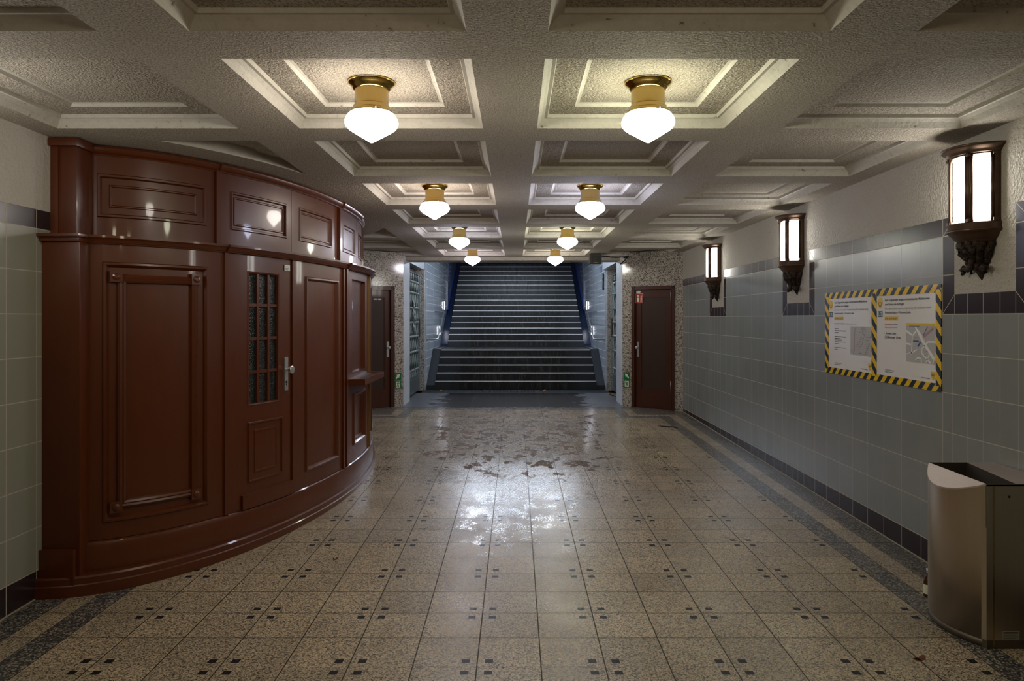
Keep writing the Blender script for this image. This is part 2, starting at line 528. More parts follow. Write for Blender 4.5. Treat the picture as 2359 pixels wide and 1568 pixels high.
# joint filler line between the wall tiles and the sloping floor
m = MB()
for x0, x1 in ((XR - .006, XR + .001), (XL - .001, XL + .006)):
    ye = 11.98 if x0 > 0 else 4.28
    m.face([(x0, -3, fz(-3) + .006), (x1, -3, fz(-3) + .006), (x1, ye, fz(ye) + .006), (x0, ye, fz(ye) + .006)])
    xx = x0 if x0 > 0 else x1
    m.face([(xx, -3, fz(-3) - .01), (xx, ye, fz(ye) - .01), (xx, ye, fz(ye) + .006), (xx, -3, fz(-3) + .006)])
struct(m, 'trim_1', simple('cement_joint', (.36, .31, .22), .8))

# ------------------------------------------------------------------ ceiling with coffers
m = MB()
xb = [(-2.63, -1.59), (-1.24, -.1875), (.1225, 1.195), (1.525, 2.56)]
yb = [(1.65 + 1.415 * k, 2.77 + 1.415 * k) for k in range(-3, 8)]
xs = [XL - .15] + [v for p in xb for v in p] + [XR + .15]
ys = [-3.45] + [v for p in yb for v in p] + [12.97]
prof = [(0, 0), (.022, .030), (.040, .046), (.056, .046), (.062, .064), (.20, .066), (.212, .080), (.225, .084)]
for i in range(len(xs) - 1):
    for j in range(len(ys) - 1):
        x0, x1, y0, y1 = xs[i], xs[i + 1], ys[j], ys[j + 1]
        if i % 2 == 1 and j % 2 == 1:
            prev = None
            for k, (d, h) in enumerate(prof):
                r = [(x0 + d, y0 + d, ZC + h), (x1 - d, y0 + d, ZC + h), (x1 - d, y1 - d, ZC + h), (x0 + d, y1 - d, ZC + h)]
                if prev:
                    m.mi = 1 if k in (1, 2, 3, 4, 6, 7) else 0
                    for q in range(4):
                        m.face([prev[q], prev[(q + 1) % 4], r[(q + 1) % 4], r[q]])
                prev = r
            m.mi = 0; m.face(prev)
        else:
            m.mi = 0; m.face([(x0, y0, ZC), (x1, y0, ZC), (x1, y1, ZC), (x0, y1, ZC)])
bmesh.ops.remove_doubles(m.b, verts=m.b.verts, dist=1e-4)
bmesh.ops.recalc_face_normals(m.b, faces=m.b.faces)
m.mi = 0
m.box(XL - .15, XR + .15, -3.45, 12.97, ZC + .14, ZC + .3)
struct(m, 'ceiling', [M_ceil, M_mould], 'coffered stucco ceiling', 'ceiling')
# lintel over the opening
m = MB(); m.box(-2.3, 2.3, 12.95, 13.42, E + 1.03, ZC + .3)
struct(m, 'trim_2', M_ceil)
# flat margin that follows the booth top
CX, CY = XL, 7.15
m = MB()
N = 64
bot = []; top = []
for k in range(N + 1):
    p = PI * k / N
    bot.append((CX + 1.45 * math.sin(p), CY - 2.95 * math.cos(p), ZC - .0004))
    top.append((CX + 1.41 * math.sin(p), CY - 2.91 * math.cos(p), ZC + .10))
m.face(bot)
m.mi = 1
for k in range(N): m.face([bot[k], bot[k + 1], top[k + 1], top[k]])
struct(m, 'trim_3', [M_ceil, M_mould])

# ------------------------------------------------------------------ far diagonal granite walls with doors
def diag(side):
    """local frame: u along the wall from the opening jamb outwards, n towards the room"""
    if side > 0: a, b = Vector((1.854, 12.66, 0)), Vector((2.75, 11.98, 0))
    else: a, b = Vector((-1.95, 12.66, 0)), Vector((-2.83, 11.98, 0))
    u = (b - a).normalized(); n = Vector((-u.y, u.x, 0)) * (-1 if side > 0 else 1)
    if n.y > 0: n = -n
    return a, u, n, (b - a).length
def place(mb_fn, name, side, mats, parent): pass
def local_box(m, a, u, n, u0, u1, n0, n1, z0, z1, bev=0.0):
    r = bmesh.ops.create_cube(m.b, size=1.0); vs = r['verts']
    for v in vs:
        uu = u0 + (v.co.x + .5) * (u1 - u0); nn = n0 + (v.co.y + .5) * (n1 - n0); zz = z0 + (v.co.z + .5) * (z1 - z0)
        v.co = a + u * uu + n * nn + Vector((0, 0, zz))
    for f in set(f for v in vs for f in v.link_faces): f.material_index = m.mi
    if bev:
        bmesh.ops.bevel(m.b, geom=list(set(e for v in vs for e in v.link_edges)), offset=bev, segments=2, affect='EDGES')
def far_side(side):
    a, u, n, L = diag(side)
    D0, D1 = .185, .975
    z0, zt = fz(12.3) - .02, E + .545
    m = MB()
    local_box(m, a, u, n, 0, D0, -.2, 0, -.2, ZC + .05)
    local_box(m, a, u, n, D1, L + .02, -.2, 0, -.2, ZC + .05)
    local_box(m, a, u, n, D0, D1, -.2, 0, zt, ZC + .05)
    local_box(m, a, u, n, D0, D1, -.2, -.12, -.2, zt)
    nm = 'right' if side > 0 else 'left'
    struct(m, 'wall_far_' + nm, M_gran, 'polished granite wall beside the %s door' % nm, 'wall')
    m = MB()
    m.mi = 0
    f = .055
    local_box(m, a, u, n, D0, D0 + f, -.10, .015, z0, zt, .006)
    local_box(m, a, u, n, D1 - f, D1, -.10, .015, z0, zt, .006)
    local_box(m, a, u, n, D0, D1, -.10, .015, zt - f, zt, .006)
    d = struct(m, 'door_1' if side < 0 else 'door_2', M_wooddark,
               'dark brown door in the left granite wall, half hidden by the booth' if side < 0 else 'dark brown door with red fire sign in the right granite wall', 'door')
    m = MB(); a0, a1 = D0 + f, D1 - f
    zb, zq = z0 + .012, zt - f - .006
    st = .115
    local_box(m, a, u, n, a0 + .003, a1 - .003, -.07, -.035, zb, zq)
    local_box(m, a, u, n, a0 + .003, a0 + st, -.035, -.022, zb, zq)
    local_box(m, a, u, n, a1 - st, a1 - .003, -.035, -.022, zb, zq)
    local_box(m, a, u, n, a0 + st, a1 - st, -.035, -.022, zq - .13, zq)
    local_box(m, a, u, n, a0 + st, a1 - st, -.035, -.022, zb, zb + .33)
    m.obj('door_leaf', M_wooddark, d)
    m = MB(); local_box(m, a, u, n, a0 + st, a1 - st, -.035, -.031, zb + .33, zq - .13)
    m.obj('door_panel', M_doorp, d)
    hu = a0 + .055 if True else 0
    m = MB(); local_box(m, a, u, n, hu - .02, hu + .02, -.022, -.012, E - .66, E - .40, .003)
    h = m.obj('handle_plate', M_alu, d)
    m = MB(); c = a + u * hu + Vector((0, 0, E - .50))
    m.tube([c + n * -.012, c + n * .03, c + n * .034, c + n * .055, c + n * .060], [.010, .010, .022, .025, .016], 14)
    m.obj('door_knob', M_alu, h)
    if side > 0:
        for zz in (E + .28, E - 1.24):
            m = MB(); c = a + u * (a1 - .012); m.tube([c + n * .0 + Vector((0, 0, zz)), c + n * .0 + Vector((0, 0, zz + .20))], .008, 8)
            m.obj('hinge', M_alu, d)
    return a, u, n, a0, a1, zq
A_R = far_side(1); A_L = far_side(-1)

def sign_plate(name, label, cat, a, u, n, uc, zc, w, h, mat, off=0.0):
    o = empty(name, a + u * uc + n * off + Vector((0, 0, zc)), label, cat)
    m = MB(); m.prism([(-w / 2, -h / 2), (w / 2, -h / 2), (w / 2, h / 2), (-w / 2, h / 2)], .003, (0, 0, 0), u, (0, 0, 1), n)
    m.obj('plate', mat, o)
    return o
def run_man(sx):
    P = []
    P.append([(-.055, -.055), (.055, -.055), (.055, .055), (-.055, .055)])
    return P
def exit_sign(A, side, uc, zc):
    a, u, n = A[0], A[1], A[2]
    lab = 'green exit sign with arrow and running figure beside the %s door' % ('right' if side > 0 else 'left')
    o = empty('exit_sign', a + u * uc + Vector((0, 0, zc)), lab, 'sign')
    # screen-right direction on this wall
    r = u if side > 0 else -u
    fl = -1 if side > 0 else 1     # arrow points inwards to the stairs
    def poly(m, pts, t0, t1, fx=1): m.prism([(x * fx, y) for x, y in pts], t1 - t0, n * t0, r, (0, 0, 1), n)
    S = .064
    for zz, kind in ((.068, 'arrow'), (-.068, 'figure')):
        m = MB(); poly(m, [(-S, zz - S), (S, zz - S), (S, zz + S), (-S, zz + S)], 0, .003)
        p = m.obj('sign_plate', M_green, o)
        m = MB()
        if kind == 'arrow':
            poly(m, [(-.030, zz - .044), (.002, zz - .008), (.018, zz - .026), (.018 + .02, zz + .040), (-.030 + .002, zz + .034), (-.016, zz + .014), (-.046, zz - .026)], .003, .004, fl)
        else:
            poly(m, [(-.040, zz - .050), (.040, zz - .050), (.040, zz + .052), (-.040, zz + .052)], .003, .0036)
        m.obj('pictogram', M_cream, p)
        if kind == 'figure':
            m = MB()
            poly(m, [(.006, zz + .030), (.018, zz + .034), (.022, zz + .044), (.012, zz + .050), (.003, zz + .042)], .0036, .0045, fl)
            poly(m, [(-.012, zz + .022), (.012, zz + .026), (.016, zz + .018), (.030, zz + .008), (.034, zz + .014), (.020, zz + .028), (-.016, zz + .030), (-.030, zz + .012), (-.024, zz + .008)], .0036, .0045, fl)
            poly(m, [(-.012, zz + .022), (.012, zz + .022), (.004, zz - .008), (-.014, zz - .006)], .0036, .0045, fl)
            poly(m, [(-.012, zz - .006), (.004, zz - .008), (.020, zz - .020), (.014, zz - .044), (.006, zz - .044), (.008, zz - .024), (-.010, zz - .018)], .0036, .0045, fl)
            poly(m, [(-.014, zz - .006), (-.002, zz - .010), (-.010, zz - .030), (-.034, zz - .040), (-.036, zz - .032), (-.018, zz - .024)], .0036, .0045, fl)
            m.obj('running_figure', M_green, p)
exit_sign(A_R, 1, .085, E - 1.065); exit_sign(A_L, -1, .105, E - 1.075)
# fire extinguisher sign on the right door
a, u, n, a0, a1, zq = A_R
o = empty('fire_extinguisher_sign', a + u * (a0 + .075) - n * .022 + Vector((0, 0, E + .345)), 'red fire extinguisher sign on upper left corner of the right door', 'sign')
def pl(m, pts, t0, t1): m.prism(pts, t1 - t0, n * t0, u, (0, 0, 1), n)
m = MB(); pl(m, [(-.068, -.083), (.068, -.083), (.068, .083), (-.068, .083)], 0, .003); m.obj('sign_border', M_cream, o)
m = MB(); pl(m, [(-.062, -.077), (.062, -.077), (.062, .077), (-.062, .077)], .003, .004); m.obj('sign_face', M_red, o)
m = MB()
pl(m, [(-.042, -.062), (-.006, -.062), (-.006, .008), (-.042, .008)], .004, .005)
pl(m, [(-.034, .022), (-.010, .022), (-.010, .040), (-.024, .056), (-.040, .050), (-.046, .036), (-.034, .040)], .004, .005)
for k in range(4):
    y = -.06 + k * .026
    pl(m, [(.018, y), (.034, y - .006), (.052, y + .010), (.040, y + .012), (.048, y + .030), (.028, y + .018), (.026, y + .008)], .004, .005)
m.obj('pictogram', M_cream, o)
o = empty('paper_label', a + u * (a0 + .052) - n * .022 + Vector((0, 0, E + .452)), 'small torn white label just above the red fire sign', 'label')
m = MB(); pl(m, [(-.040, -.018), (.03, -.018), (.048, .0), (.04, .018), (-.042, .020)], 0, .002); m.obj('paper', M_white, o)
# two little white stickers on the left door
a, u, n, a0, a1, zq = A_L
def stick(w, uc, zc, label):
    m = MB(); m.prism([(-w / 2, -.011), (w / 2, -.011), (w / 2, .011), (-w / 2, .011)], .002, (0, 0, 0), u, (0, 0, 1), n)
    o = m.obj('door_sticker', M_white); o.location = a + u * uc - n * .031 + Vector((0, 0, zc))
    tag(o, label, 'sticker')
stick(.062, .44, E + .325, 'small white sticker on left door, the right one of the pair')
stick(.062, .52, E + .325, 'small white sticker on left door, nearer the ticket booth')

# ------------------------------------------------------------------ passage and stair walls
ZP = E + 1.52
def passage(side):
    s = side
    J = 1.854 if s > 0 else 1.95
    J2 = J + .0
    m = MB()
    def bx(xa, xb_, y0, y1, z0, z1):
        x0, x1 = sorted((s * xa, s * xb_)); m.box(x0, x1, y0, y1, z0, z1)
    bx(J, 2.5, 12.68, 13.42, -.2, ZP + .2)
    bx(2.13, 2.5, 13.42, 15.55, -.2, ZP + .2)
    bx(J, 2.13, 13.42, 15.55, E + 1.03, ZP + .2)
    n_ = 'right' if s > 0 else 'left'
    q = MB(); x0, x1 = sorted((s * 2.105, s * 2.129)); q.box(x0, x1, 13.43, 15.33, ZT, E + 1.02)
    struct(q, 'niche_dark_left' if s < 0 else 'niche_dark_right', M_black)  # black sheet added on the niche back, darkens it behind the gate bars
    struct(m, 'wall_passage_' + n_, M_pass, 'pale tiled %s passage wall with gate niche' % n_, 'wall')
    m = MB(); bx(1.90, 2.5, 15.55, 26.0, -.2, E + 3.6)
    struct(m, 'wall_stair_' + n_, M_stairw, 'pale blue grey tiled wall on the %s of the stairs' % n_, 'wall')
    m = MB(); bx(1.93, 2.13, 15.34, 15.549, ZT, E + 1.03)
    struct(m, 'trim_4' if s < 0 else 'trim_5', M_gran)
passage(1); passage(-1)
m = MB(); m.box(-2.5, 2.5, 13.42, 18.6, ZP, ZP + .15)
struct(m, 'ceiling', M_plas)

# ------------------------------------------------------------------ grate and stairs
def grate():
    o = empty('drain_grate', (0, 14.87, ZT), 'long dark metal drain grate across the foot of the stairs', 'grate')
    for k in range(8):
        x0 = -1.93 + k * .4825
        m = MB()
        m.box(x0, x0 + .478, 0.0, .03, -.03, .0); m.box(x0, x0 + .478, .56, .59, -.03, .0)
        m.box(x0, x0 + .008, 0.0, .59, -.03, .001); m.box(x0 + .47, x0 + .478, 0.0, .59, -.03, .001)
        for q in range(1, 19): m.box(x0 + q * .0252, x0 + q * .0252 + .008, .03, .56, -.025, -.001)
        m.obj('grate_panel', simple('grate_steel', (.13, .14, .15), .4, .7) if k == 0 else bpy.data.materials['grate_steel'], o)
grate()
m = MB(); m.box(-2.2, 2.2, 14.87, 15.5, -.3, ZT - .04)
struct(m, 'floor', M_black)
st = empty('staircase', (0, 15.5, ZT), 'wide dark wet slate staircase with pale metal nosings', 'stairs')
W = 1.715
def step(y0, y1, zprev, z):
    m = MB(); m.box(-W, W, y0 - 15.5, y1 - 15.5, zprev - ZT - .02, z - ZT)
    s = m.obj('step', M_step, st)
    m = MB(); m.box(-W + .005, W - .005, y0 - 15.5 - .006, y0 - 15.5 + .035, z - ZT - .019, z - ZT + .002, .002)
    m.obj('nosing', M_nose, s)
z = E - 1.332; zp = ZT - .1
for k in range(5):
    y0 = 15.5 + .3 * k; zz = E - 1.332 + .154 * k
    step(y0, y0 + (.32 if k < 4 else 1.68), zp, zz); zp = zz
for k in range(18):
    y0 = 18.37 + .3 * k; zz = E - .5556 + .154 * k
    step(y0, y0 + .32, zp, zz); zp = zz
def stringer(side):
    s = side
    def strip(name, pts, mat, xa, xb_, lab=None):
        m = MB()
        x0, x1 = sorted((s * xa, s * xb_))
        m.prism([(y - 15.5, z - ZT) for y, z in pts], x1 - x0, (x0, 0, 0), (0, 1, 0), (0, 0, 1), (1, 0, 0))
        o = m.obj(name, mat, st)
        if lab: o['label'] = lab
    zl = E - .70
    strip('stringer', [(15.51, ZT - .05), (16.95, ZT - .05), (16.95, zl), (16.72, zl), (15.51, ZT + .10)], M_step, 1.716, 1.899)
    strip('stringer', [(16.95, ZT), (18.4, ZT), (18.4, zl), (16.95, zl)], M_step, 1.716, 1.899)
    sl = .154 / .3
    strip('ramp_stringer', [(18.4, ZT), (23.8, ZT + 1), (23.8, zl + .06 + sl * 5.4), (18.4, zl + .06)], M_dblue, 1.716, 1.899, 'dark blue painted stringer')
    # cladding on the wall of the upper flight, edged in blue
    def zc(y): return E + .275 + .5133 * (y - 20.1)
    strip('wall_cladding', [(20.1, zc(20.1)), (25.5, zc(25.5)), (25.5, zc(25.5) + 1.3), (21.2, zc(21.2) + 1.3), (20.1, zc(20.1) + .75)], M_panel, 1.872, 1.8995, 'blue grey wall cladding panel')
    strip('cladding_edge', [(20.08, zc(20.1) - .035), (25.5, zc(25.5) - .05), (25.5, zc(25.5) + .02), (20.08, zc(20.1) + .035)], M_blue, 1.850, 1.8715, 'bright blue edge strip')
    strip('cladding_edge', [(19.98, zc(20.1) - .03), (20.08, zc(20.1) - .03), (20.08, zc(20.1) + .03), (19.98, zc(20.1) + .03)], M_blue, 1.850, 1.8995)
stringer(1); stringer(-1)
def handrail(s):
    lab = 'bent steel handrail on the %s side of the lower steps' % ('right' if s > 0 else 'left')
    o = empty('handrail', (s * 1.895, 15.62, E - .443), lab, 'handrail')
    b = s * -1.0
    P = [(0, 0, 0), (b * .05, 0, 0), (b * .19, 0, 0), (b * .225, .02, .012), (b * .228, .06, .035), (b * .228, 1.38, .585), (b * .228, 1.44, .60), (b * .20, 1.47, .60), (0, 1.48, .60)]
    m = MB(); m.tube(P, .019, 10); m.obj('rail', M_steel, o)
    m = MB(); m.tube([(0, 0, 0), (b * .006, 0, 0)], .045, 16); m.obj('wall_rosette', M_steel, o)
handrail(1); handrail(-1)
# recessed wall lights of the stairs
def stair_lights():
    src = None
    for s, nm in ((-1, 'left'), (1, 'right')):
        for y, z, w in ((18.05, E - .30, 'lowest'), (19.30, E + .34, 'middle'), (21.10, E + 1.18, 'highest')):
            lab = '%s of the three small lit wall lights on the %s of the stairs' % (w, nm)
            if src is None:
                src = empty('stair_wall_light', (s * 1.90, y, z), lab, 'light', 'recessed lights along the stair walls')
                m = MB(); m.box(-.02, .02, -.075, .075, -.115, .115, .004); m.obj('housing', M_alu, src)
                m = MB(); m.box(-.026, .026, -.062, .062, -.10, .10); m.obj('lamp_glass', emis('stair_light_glass', (.86, .87, 1.0), 6), src)
            else: copy_thing(src, (s * 1.90, y, z), lab)
stair_lights()
# fluorescent fittings under the passage ceiling
def tube_light(y, w, label, strength):
    o = empty('fluorescent_light', (0, y, ZP), label, 'light')
    m = MB(); m.box(-w / 2, w / 2, -.08, .08, -.06, -.001, .006); m.obj('housing', M_alu, o)
    m = MB(); m.tube([(-w / 2 + .03, 0, -.082), (w / 2 - .03, 0, -.082)], .022, 12); m.obj('tube', emis('tube_glow_%d' % int(y), (.72, .83, 1.0), strength), o)
tube_light(14.7, 2.6, 'fluorescent tube light on the passage ceiling above the gates', TUBE * 1.3)
tube_light(16.6, 2.6, 'fluorescent tube light on the passage ceiling above the lower steps', TUBE * 1.2)

# ------------------------------------------------------------------ gates
def gate(s):
    nm = 'right' if s > 0 else 'left'
    o = empty('iron_gate', (s * 2.03, 13.50, ZT), 'ornate grey green wrought iron gate folded open in the %s niche' % nm, 'gate')
    L, H = 1.72, 2.43
    n_ = 7
    for y in (.0, L - .03): m = MB(); m.box(-.018, .018, y, y + .03, .03, H - .18, .003); m.obj('gate_post', M_gate, o)
    levels = [.50, .86, 1.16, 1.44, 1.72, 2.02, 2.24]
    for i in range(n_):
        m = MB(); y = .12 + i * (L - .27) / (n_ - 1)
        for ph in (0, 1):
            pts = []; rs = []
            for q in range(57):
                z = .34 + (H - .52) * q / 56
                ww = .05 * math.sin(PI * (z - .50) / .30 + ph * PI)
                pts.append((.010 * math.cos(PI * (z - .5) / .30) * (1 if ph else -1), y + ww, z)); rs.append(.0115 + .006 * abs(math.sin(PI * (z - .5) / .30)))
            m.tube(pts, rs, 6)
        m.obj('twisted_bar', M_gate, o)
    for z in levels:
        m = MB(); m.box(-.012, .012, .02, L - .02, z - .012, z + .012)
        for i in range(n_ * 2 - 1):
            y = .12 + i * (L - .27) / (2 * n_ - 2)
            m.ball((s * -.010, y, z), .026, (1, .8, 1.1), 8, 6)
        m.obj('cross_rail', M_gate, o)
    for i in range(n_):
        m = MB(); y = .12 + i * (L - .27) / (n_ - 1)
        pts = [(s * -.012, y + .05 * math.cos(t) * (1 - t / 16), H - .10 + .06 * math.sin(t) * (1 - t / 16)) for t in [k * .45 for k in range(22)]]
        m.tube(pts, .011, 6); m.ball((s * -.012, y, H - .02), .02)
        m.obj('scroll', M_gate, o)
    m = MB()
    for z, y, r in ((1.34, .78, .06), (1.52, .90, .07), (1.62, .80, .06), (1.74, .86, .055), (1.42, .92, .05), (1.58, .70, .045), (1.82, .78, .045), (1.28, .88, .045)):
        m.ball((s * -.025, y, z), r, (.5, .7, 1), 10, 8)
        m.tube([(s * -.03, y + r * 1.2 * math.cos(t), z + r * 1.3 * math.sin(t)) for t in [k * .6 for k in range(9)]], .011, 6)
    m.obj('figure_ornament', M_gate, o)
    m = MB(); m.box(-.014, .014, .0, L, .03, .36, .003)
    k = m.obj('kick_plate', M_plate, o)
    m = MB()
    for y in [.08 + q * .195 for q in range(9)]:
        for z in (.09, .30): m.ball((s * -.015, y, z), .010, (.6, 1, 1), 8, 6)
    m.obj('rivets', M_gate, k)
    m = MB(); m.box(-.03, .03, L + .005, L + .06, .03, H - .05, .004)
    for q in range(34): m.ball((s * -.03, L + .03, .12 + q * .065), .020, (.6, 1, 1.2), 8, 6)
    m.obj('hinge_post', M_gate, o)
    m = MB(); m.box(-.036, .036, L - .06, L + .09, 1.14, 1.52, .004)
    m.obj('lock_case', M_dbrown, o)
gate(1); gate(-1)
# two black iron rosettes by the right gate
def rosette(z, lab):
    o = empty('iron_rosette', (1.905, 15.72, z), lab, 'ornament', 'black iron rosettes by the right gate')
    m = MB()
    m.tube([(-.02, .062 * math.cos(t), .078 * math.sin(t)) for t in [k * 2 * PI / 20 for k in range(21)]], .016, 8); m.obj('ring', M_black, o)
    m = MB(); m.ball((-.02, 0, 0), .03, (.7, 1, 1)); m.tube([(0, 0, 0), (-.03, 0, 0)], .012)
    for t in range(4): m.tube([(-.02, 0, 0), (-.02, .06 * math.cos(t * PI / 2 + .4), .075 * math.sin(t * PI / 2 + .4))], .008, 6)
    m.obj('boss', M_black, o)
rosette(E + .88, 'upper black iron rosette on the wall beside the right gate')
rosette(E + .70, 'lower black iron rosette on the wall beside the right gate')
m = MB(); m.box(1.885, 1.899, 16.1, 16.16, E + 1.02, E + 1.14)
tag(m.obj('wall_marker', M_blue), 'small blue marker plate on the wall above the right gate', 'plate')

# ------------------------------------------------------------------ ceiling lamps
def ceiling_lamp():
    o = empty('ceiling_lamp', (0, 0, 0), '', 'lamp', 'brass and opal ceiling lamps in two rows')
    def zz(v): return v - 1.17
    m = MB(); m.lathe([(0, zz(1.1725)), (.116, zz(1.172)), (.118, zz(1.164)), (.114, zz(1.158)), (.104, zz(1.150)), (.094, zz(1.139)), (.090, zz(1.130)), (.082, zz(1.128))], seg=48)
    m.obj('ceiling_rose', M_brass, o)
    m = MB(); m.lathe([(.083, zz(1.135)), (.083, zz(1.052)), (.086, zz(1.050))], seg=48); m.obj('neck', M_brassb, o)
    m = MB(); m.lathe([(.0835, zz(1.056)), (.090, zz(1.048)), (.091, zz(1.040)), (.098, zz(1.030)), (.105, zz(1.022)), (.107, zz(1.012)), (.103, zz(1.010))], seg=48); g = m.obj('gallery', M_brassb, o)
    for k in range(3):
        t = k * 2 * PI / 3 + .9; m = MB(); m.tube([(.10 * math.cos(t), .10 * math.sin(t), zz(1.02)), (.116 * math.cos(t), .116 * math.sin(t), zz(1.02))], .004, 8)
        m.obj('screw', M_steel, g)
    m = MB(); m.lathe([(.098, zz(1.020)), (.112, zz(1.008)), (.123, zz(.994)), (.1295, zz(.980)), (.1315, zz(.968)), (.129, zz(.955)), (.119, zz(.9405)), (.099, zz(.926)), (.076, zz(.912)), (.052, zz(.8975)), (.028, zz(.883)), (.010, zz(.8715)), (.0, zz(.8675))], seg=48)
    m.obj('globe', M_white, o)
    return o
tints = {(0, -1): (1.0, .86, .62), (0, 1): (1.0, .86, .62), (1, -1): (1.0, .93, .80), (1, 1): (.98, 1.0, .74), (2, -1): (1.0, .90, .82), (2, 1): (.72, .76, 1.0),
         (3, -1): (.80, .82, 1.0), (3, 1): (.97, 1.0, .82), (4, -1): (.95, .88, 1.0), (4, 1): (1.0, .96, .84)}
rows = {0: 'added unseen behind the viewpoint', 1: 'nearest and largest', 2: 'in second row from the front', 3: 'in third row from the front', 4: 'farthest, by the stairs'}  # rear pair of lamps is unseen, added to light the near hall
base_lamp = ceiling_lamp(); first = True
for k in range(5):
    for s in (-1, 1):
        loc = (-.716 if s < 0 else .658, .80 + 2.825 * k, E + 1.173)
        lab = 'brass ceiling lamp with glowing opal globe, %s, %s row' % (rows[k], 'left' if s < 0 else 'right')
        if first: o = base_lamp; o.location = loc; o['label'] = lab; first = False
        else: o = copy_thing(base_lamp, loc, lab)
        gm = emis('opal_glow_%d%s' % (k, 'l' if s < 0 else 'r'), tints[(k, s)], GLOBE * (.8 if k == 0 else 1))
        for ch in o.children:
            if ch.name.startswith('globe'):
                ch.data = ch.data.copy() if not (k == 0 and s < 0) else ch.data
                ch.data.materials[0] = gm

# ------------------------------------------------------------------ bronze wall lamps
def sconce():
    o = empty('wall_lamp', (XR, 4.3, E), '', 'lamp', 'bronze half round wall lamps')
    A0, A1 = PI / 2, 3 * PI / 2
    def half(m, prof, seg=36): m.lathe(prof, (0, 0), seg, A0, A1)
    m = MB()
    half(m, [(0, 1.0), (.196, 1.0), (.212, .998), (.214, .990), (.208, .984), (.202, .978), (.190, .970), (.182, .962), (.180, .956), (.176, .950), (.150, .950)])
    half(m, [(.150, .985), (.168, .944), (.150, .944)])
    m.obj('crown', M_bronze, o)
    m = MB(); half(m, [(.146, .955), (.146, .555)], 30)
    m.obj('glass', emis('sconce_glow', (1.0, .985, .90), SCONCE), o)
    for t in (10, 56, 124, 170):
        th = math.radians(t); c = (-.160 * math.sin(th), -.160 * math.cos(th))
        m = MB()
        for q in range(3):
            ph = th + (q - 1) * .085; m.tube([(-.162 * math.sin(ph), -.162 * math.cos(ph), .555), (-.162 * math.sin(ph), -.162 * math.cos(ph), .952)], .0095, 8)
        m.box(c[0] - .017, c[0] + .017, c[1] - .017, c[1] + .017, .553, .575, .003)
        m.box(c[0] - .017, c[0] + .017, c[1] - .017, c[1] + .017, .932, .950, .003)
        m.obj('column', M_bronze, o)
    m = MB(); m.box(-.035, .0, -.170, -.150, .50, .96); m.box(-.035, .0, .150, .170, .50, .96); m.box(-.012, .0, -.15, .15, .5, .96)
    m.obj('back_plate', M_bronze, o)
    m = MB()
    half(m, [(0, .556), (.172, .556), (.177, .548), (.177, .522), (.182, .514), (.184, .506), (.172, .498), (.160, .488), (.150, .472), (.136, .458), (.128, .452), (.128, .446), (0, .446)])
    m.obj('base_moulding', M_bronze, o)
    m = MB()
    half(m, [(.118, .447), (.120, .43), (.110, .41), (.104, .39), (.090, .365), (.082, .345), (.066, .325), (.056, .30), (.040, .285), (.026, .262), (.010, .235), (0, .222)], 24)
    rnd = random.Random(3)
    for z, r, nn, br in ((.43, .112, 9, .026), (.40, .100, 8, .025), (.37, .085, 7, .024), (.34, .070, 6, .022), (.31, .055, 5, .02)):
        for k in range(nn):
            t = PI * (k + .5) / nn + rnd.uniform(-.1, .1)
            m.ball((-r * math.sin(t), -r * math.cos(t), z + rnd.uniform(-.01, .01)), br, (1, .9, rnd.uniform(.8, 1.4)), 8, 6)
    for sg in (-1, 1):
        m.tube([(-.03, sg * .02, .31), (-.045, sg * .065, .288), (-.05, sg * .095, .302), (-.05, sg * .112, .288), (-.05, sg * .102, .270), (-.05, sg * .088, .278)], [.014, .015, .017, .018, .015, .010], 8)
    m.tube([(-.05, 0, .33), (-.075, 0, .295), (-.060, 0, .262)], [.02, .022, .010], 8)
    for q in range(7):
        t = PI * (q + .5) / 7; cc = (-.095 * math.sin(t), -.095 * math.cos(t))
        m.tube([(cc[0] * 1.1, cc[1] * 1.1, .440), (cc[0] * 1.25, cc[1] * 1.25, .415), (cc[0] * 1.2, cc[1] * 1.2, .385), (cc[0] * .8, cc[1] * .8, .35), (cc[0] * .75, cc[1] * .75, .325)], [.012, .018, .014, .018, .008], 7)
    m.obj('leaf_ornament', M_orn, o)
    return o
sc = sconce()
for k, (y, lab) in enumerate(((4.30, 'bronze half round wall lamp nearest the camera, right of the posters'),
                              (7.12, 'middle bronze half round wall lamp, left of the posters'),
                              (9.93, 'farthest bronze half round wall lamp, nearest the right door'))):
    if k == 0: sc['label'] = lab; sc.location = (XR, y, E)
    else: copy_thing(sc, (XR, y, E), lab)
copy_thing(sc, (XL, 3.22, E), 'bronze half round wall lamp on the left wall, outside the picture', PI)

# ------------------------------------------------------------------ ticket booth
BODY = (1.275, 2.79); UP = (1.17, 2.60); BASE = (1.32, 2.90)
def sp(el, ph, off, z):
    a, b = el; p = math.radians(ph)
    nx, ny = b * math.sin(p), -a * math.cos(p); l = math.hypot(nx, ny)
    return Vector((CX + a * math.sin(p) + off * nx / l, CY - b * math.cos(p) + off * ny / l, z))
def dphi(el, ph, w):
    a, b = el; p = math.radians(ph)
    return math.degrees(w / math.hypot(a * math.cos(p), b * math.sin(p)))
booth = empty('ticket_booth', (CX, CY, fz(CY)), 'curved red brown lacquered wooden ticket booth against the left wall', 'booth')
booth_parts = []
def badd(m, name, mats, label=None, parent=None):
    o = m.obj(name, mats)
    o.parent = parent or booth
    root = parent or booth
    o.matrix_parent_inverse = Matrix.Identity(4)
    booth_parts.append((o, parent))
    if label: o['label'] = label
    return o
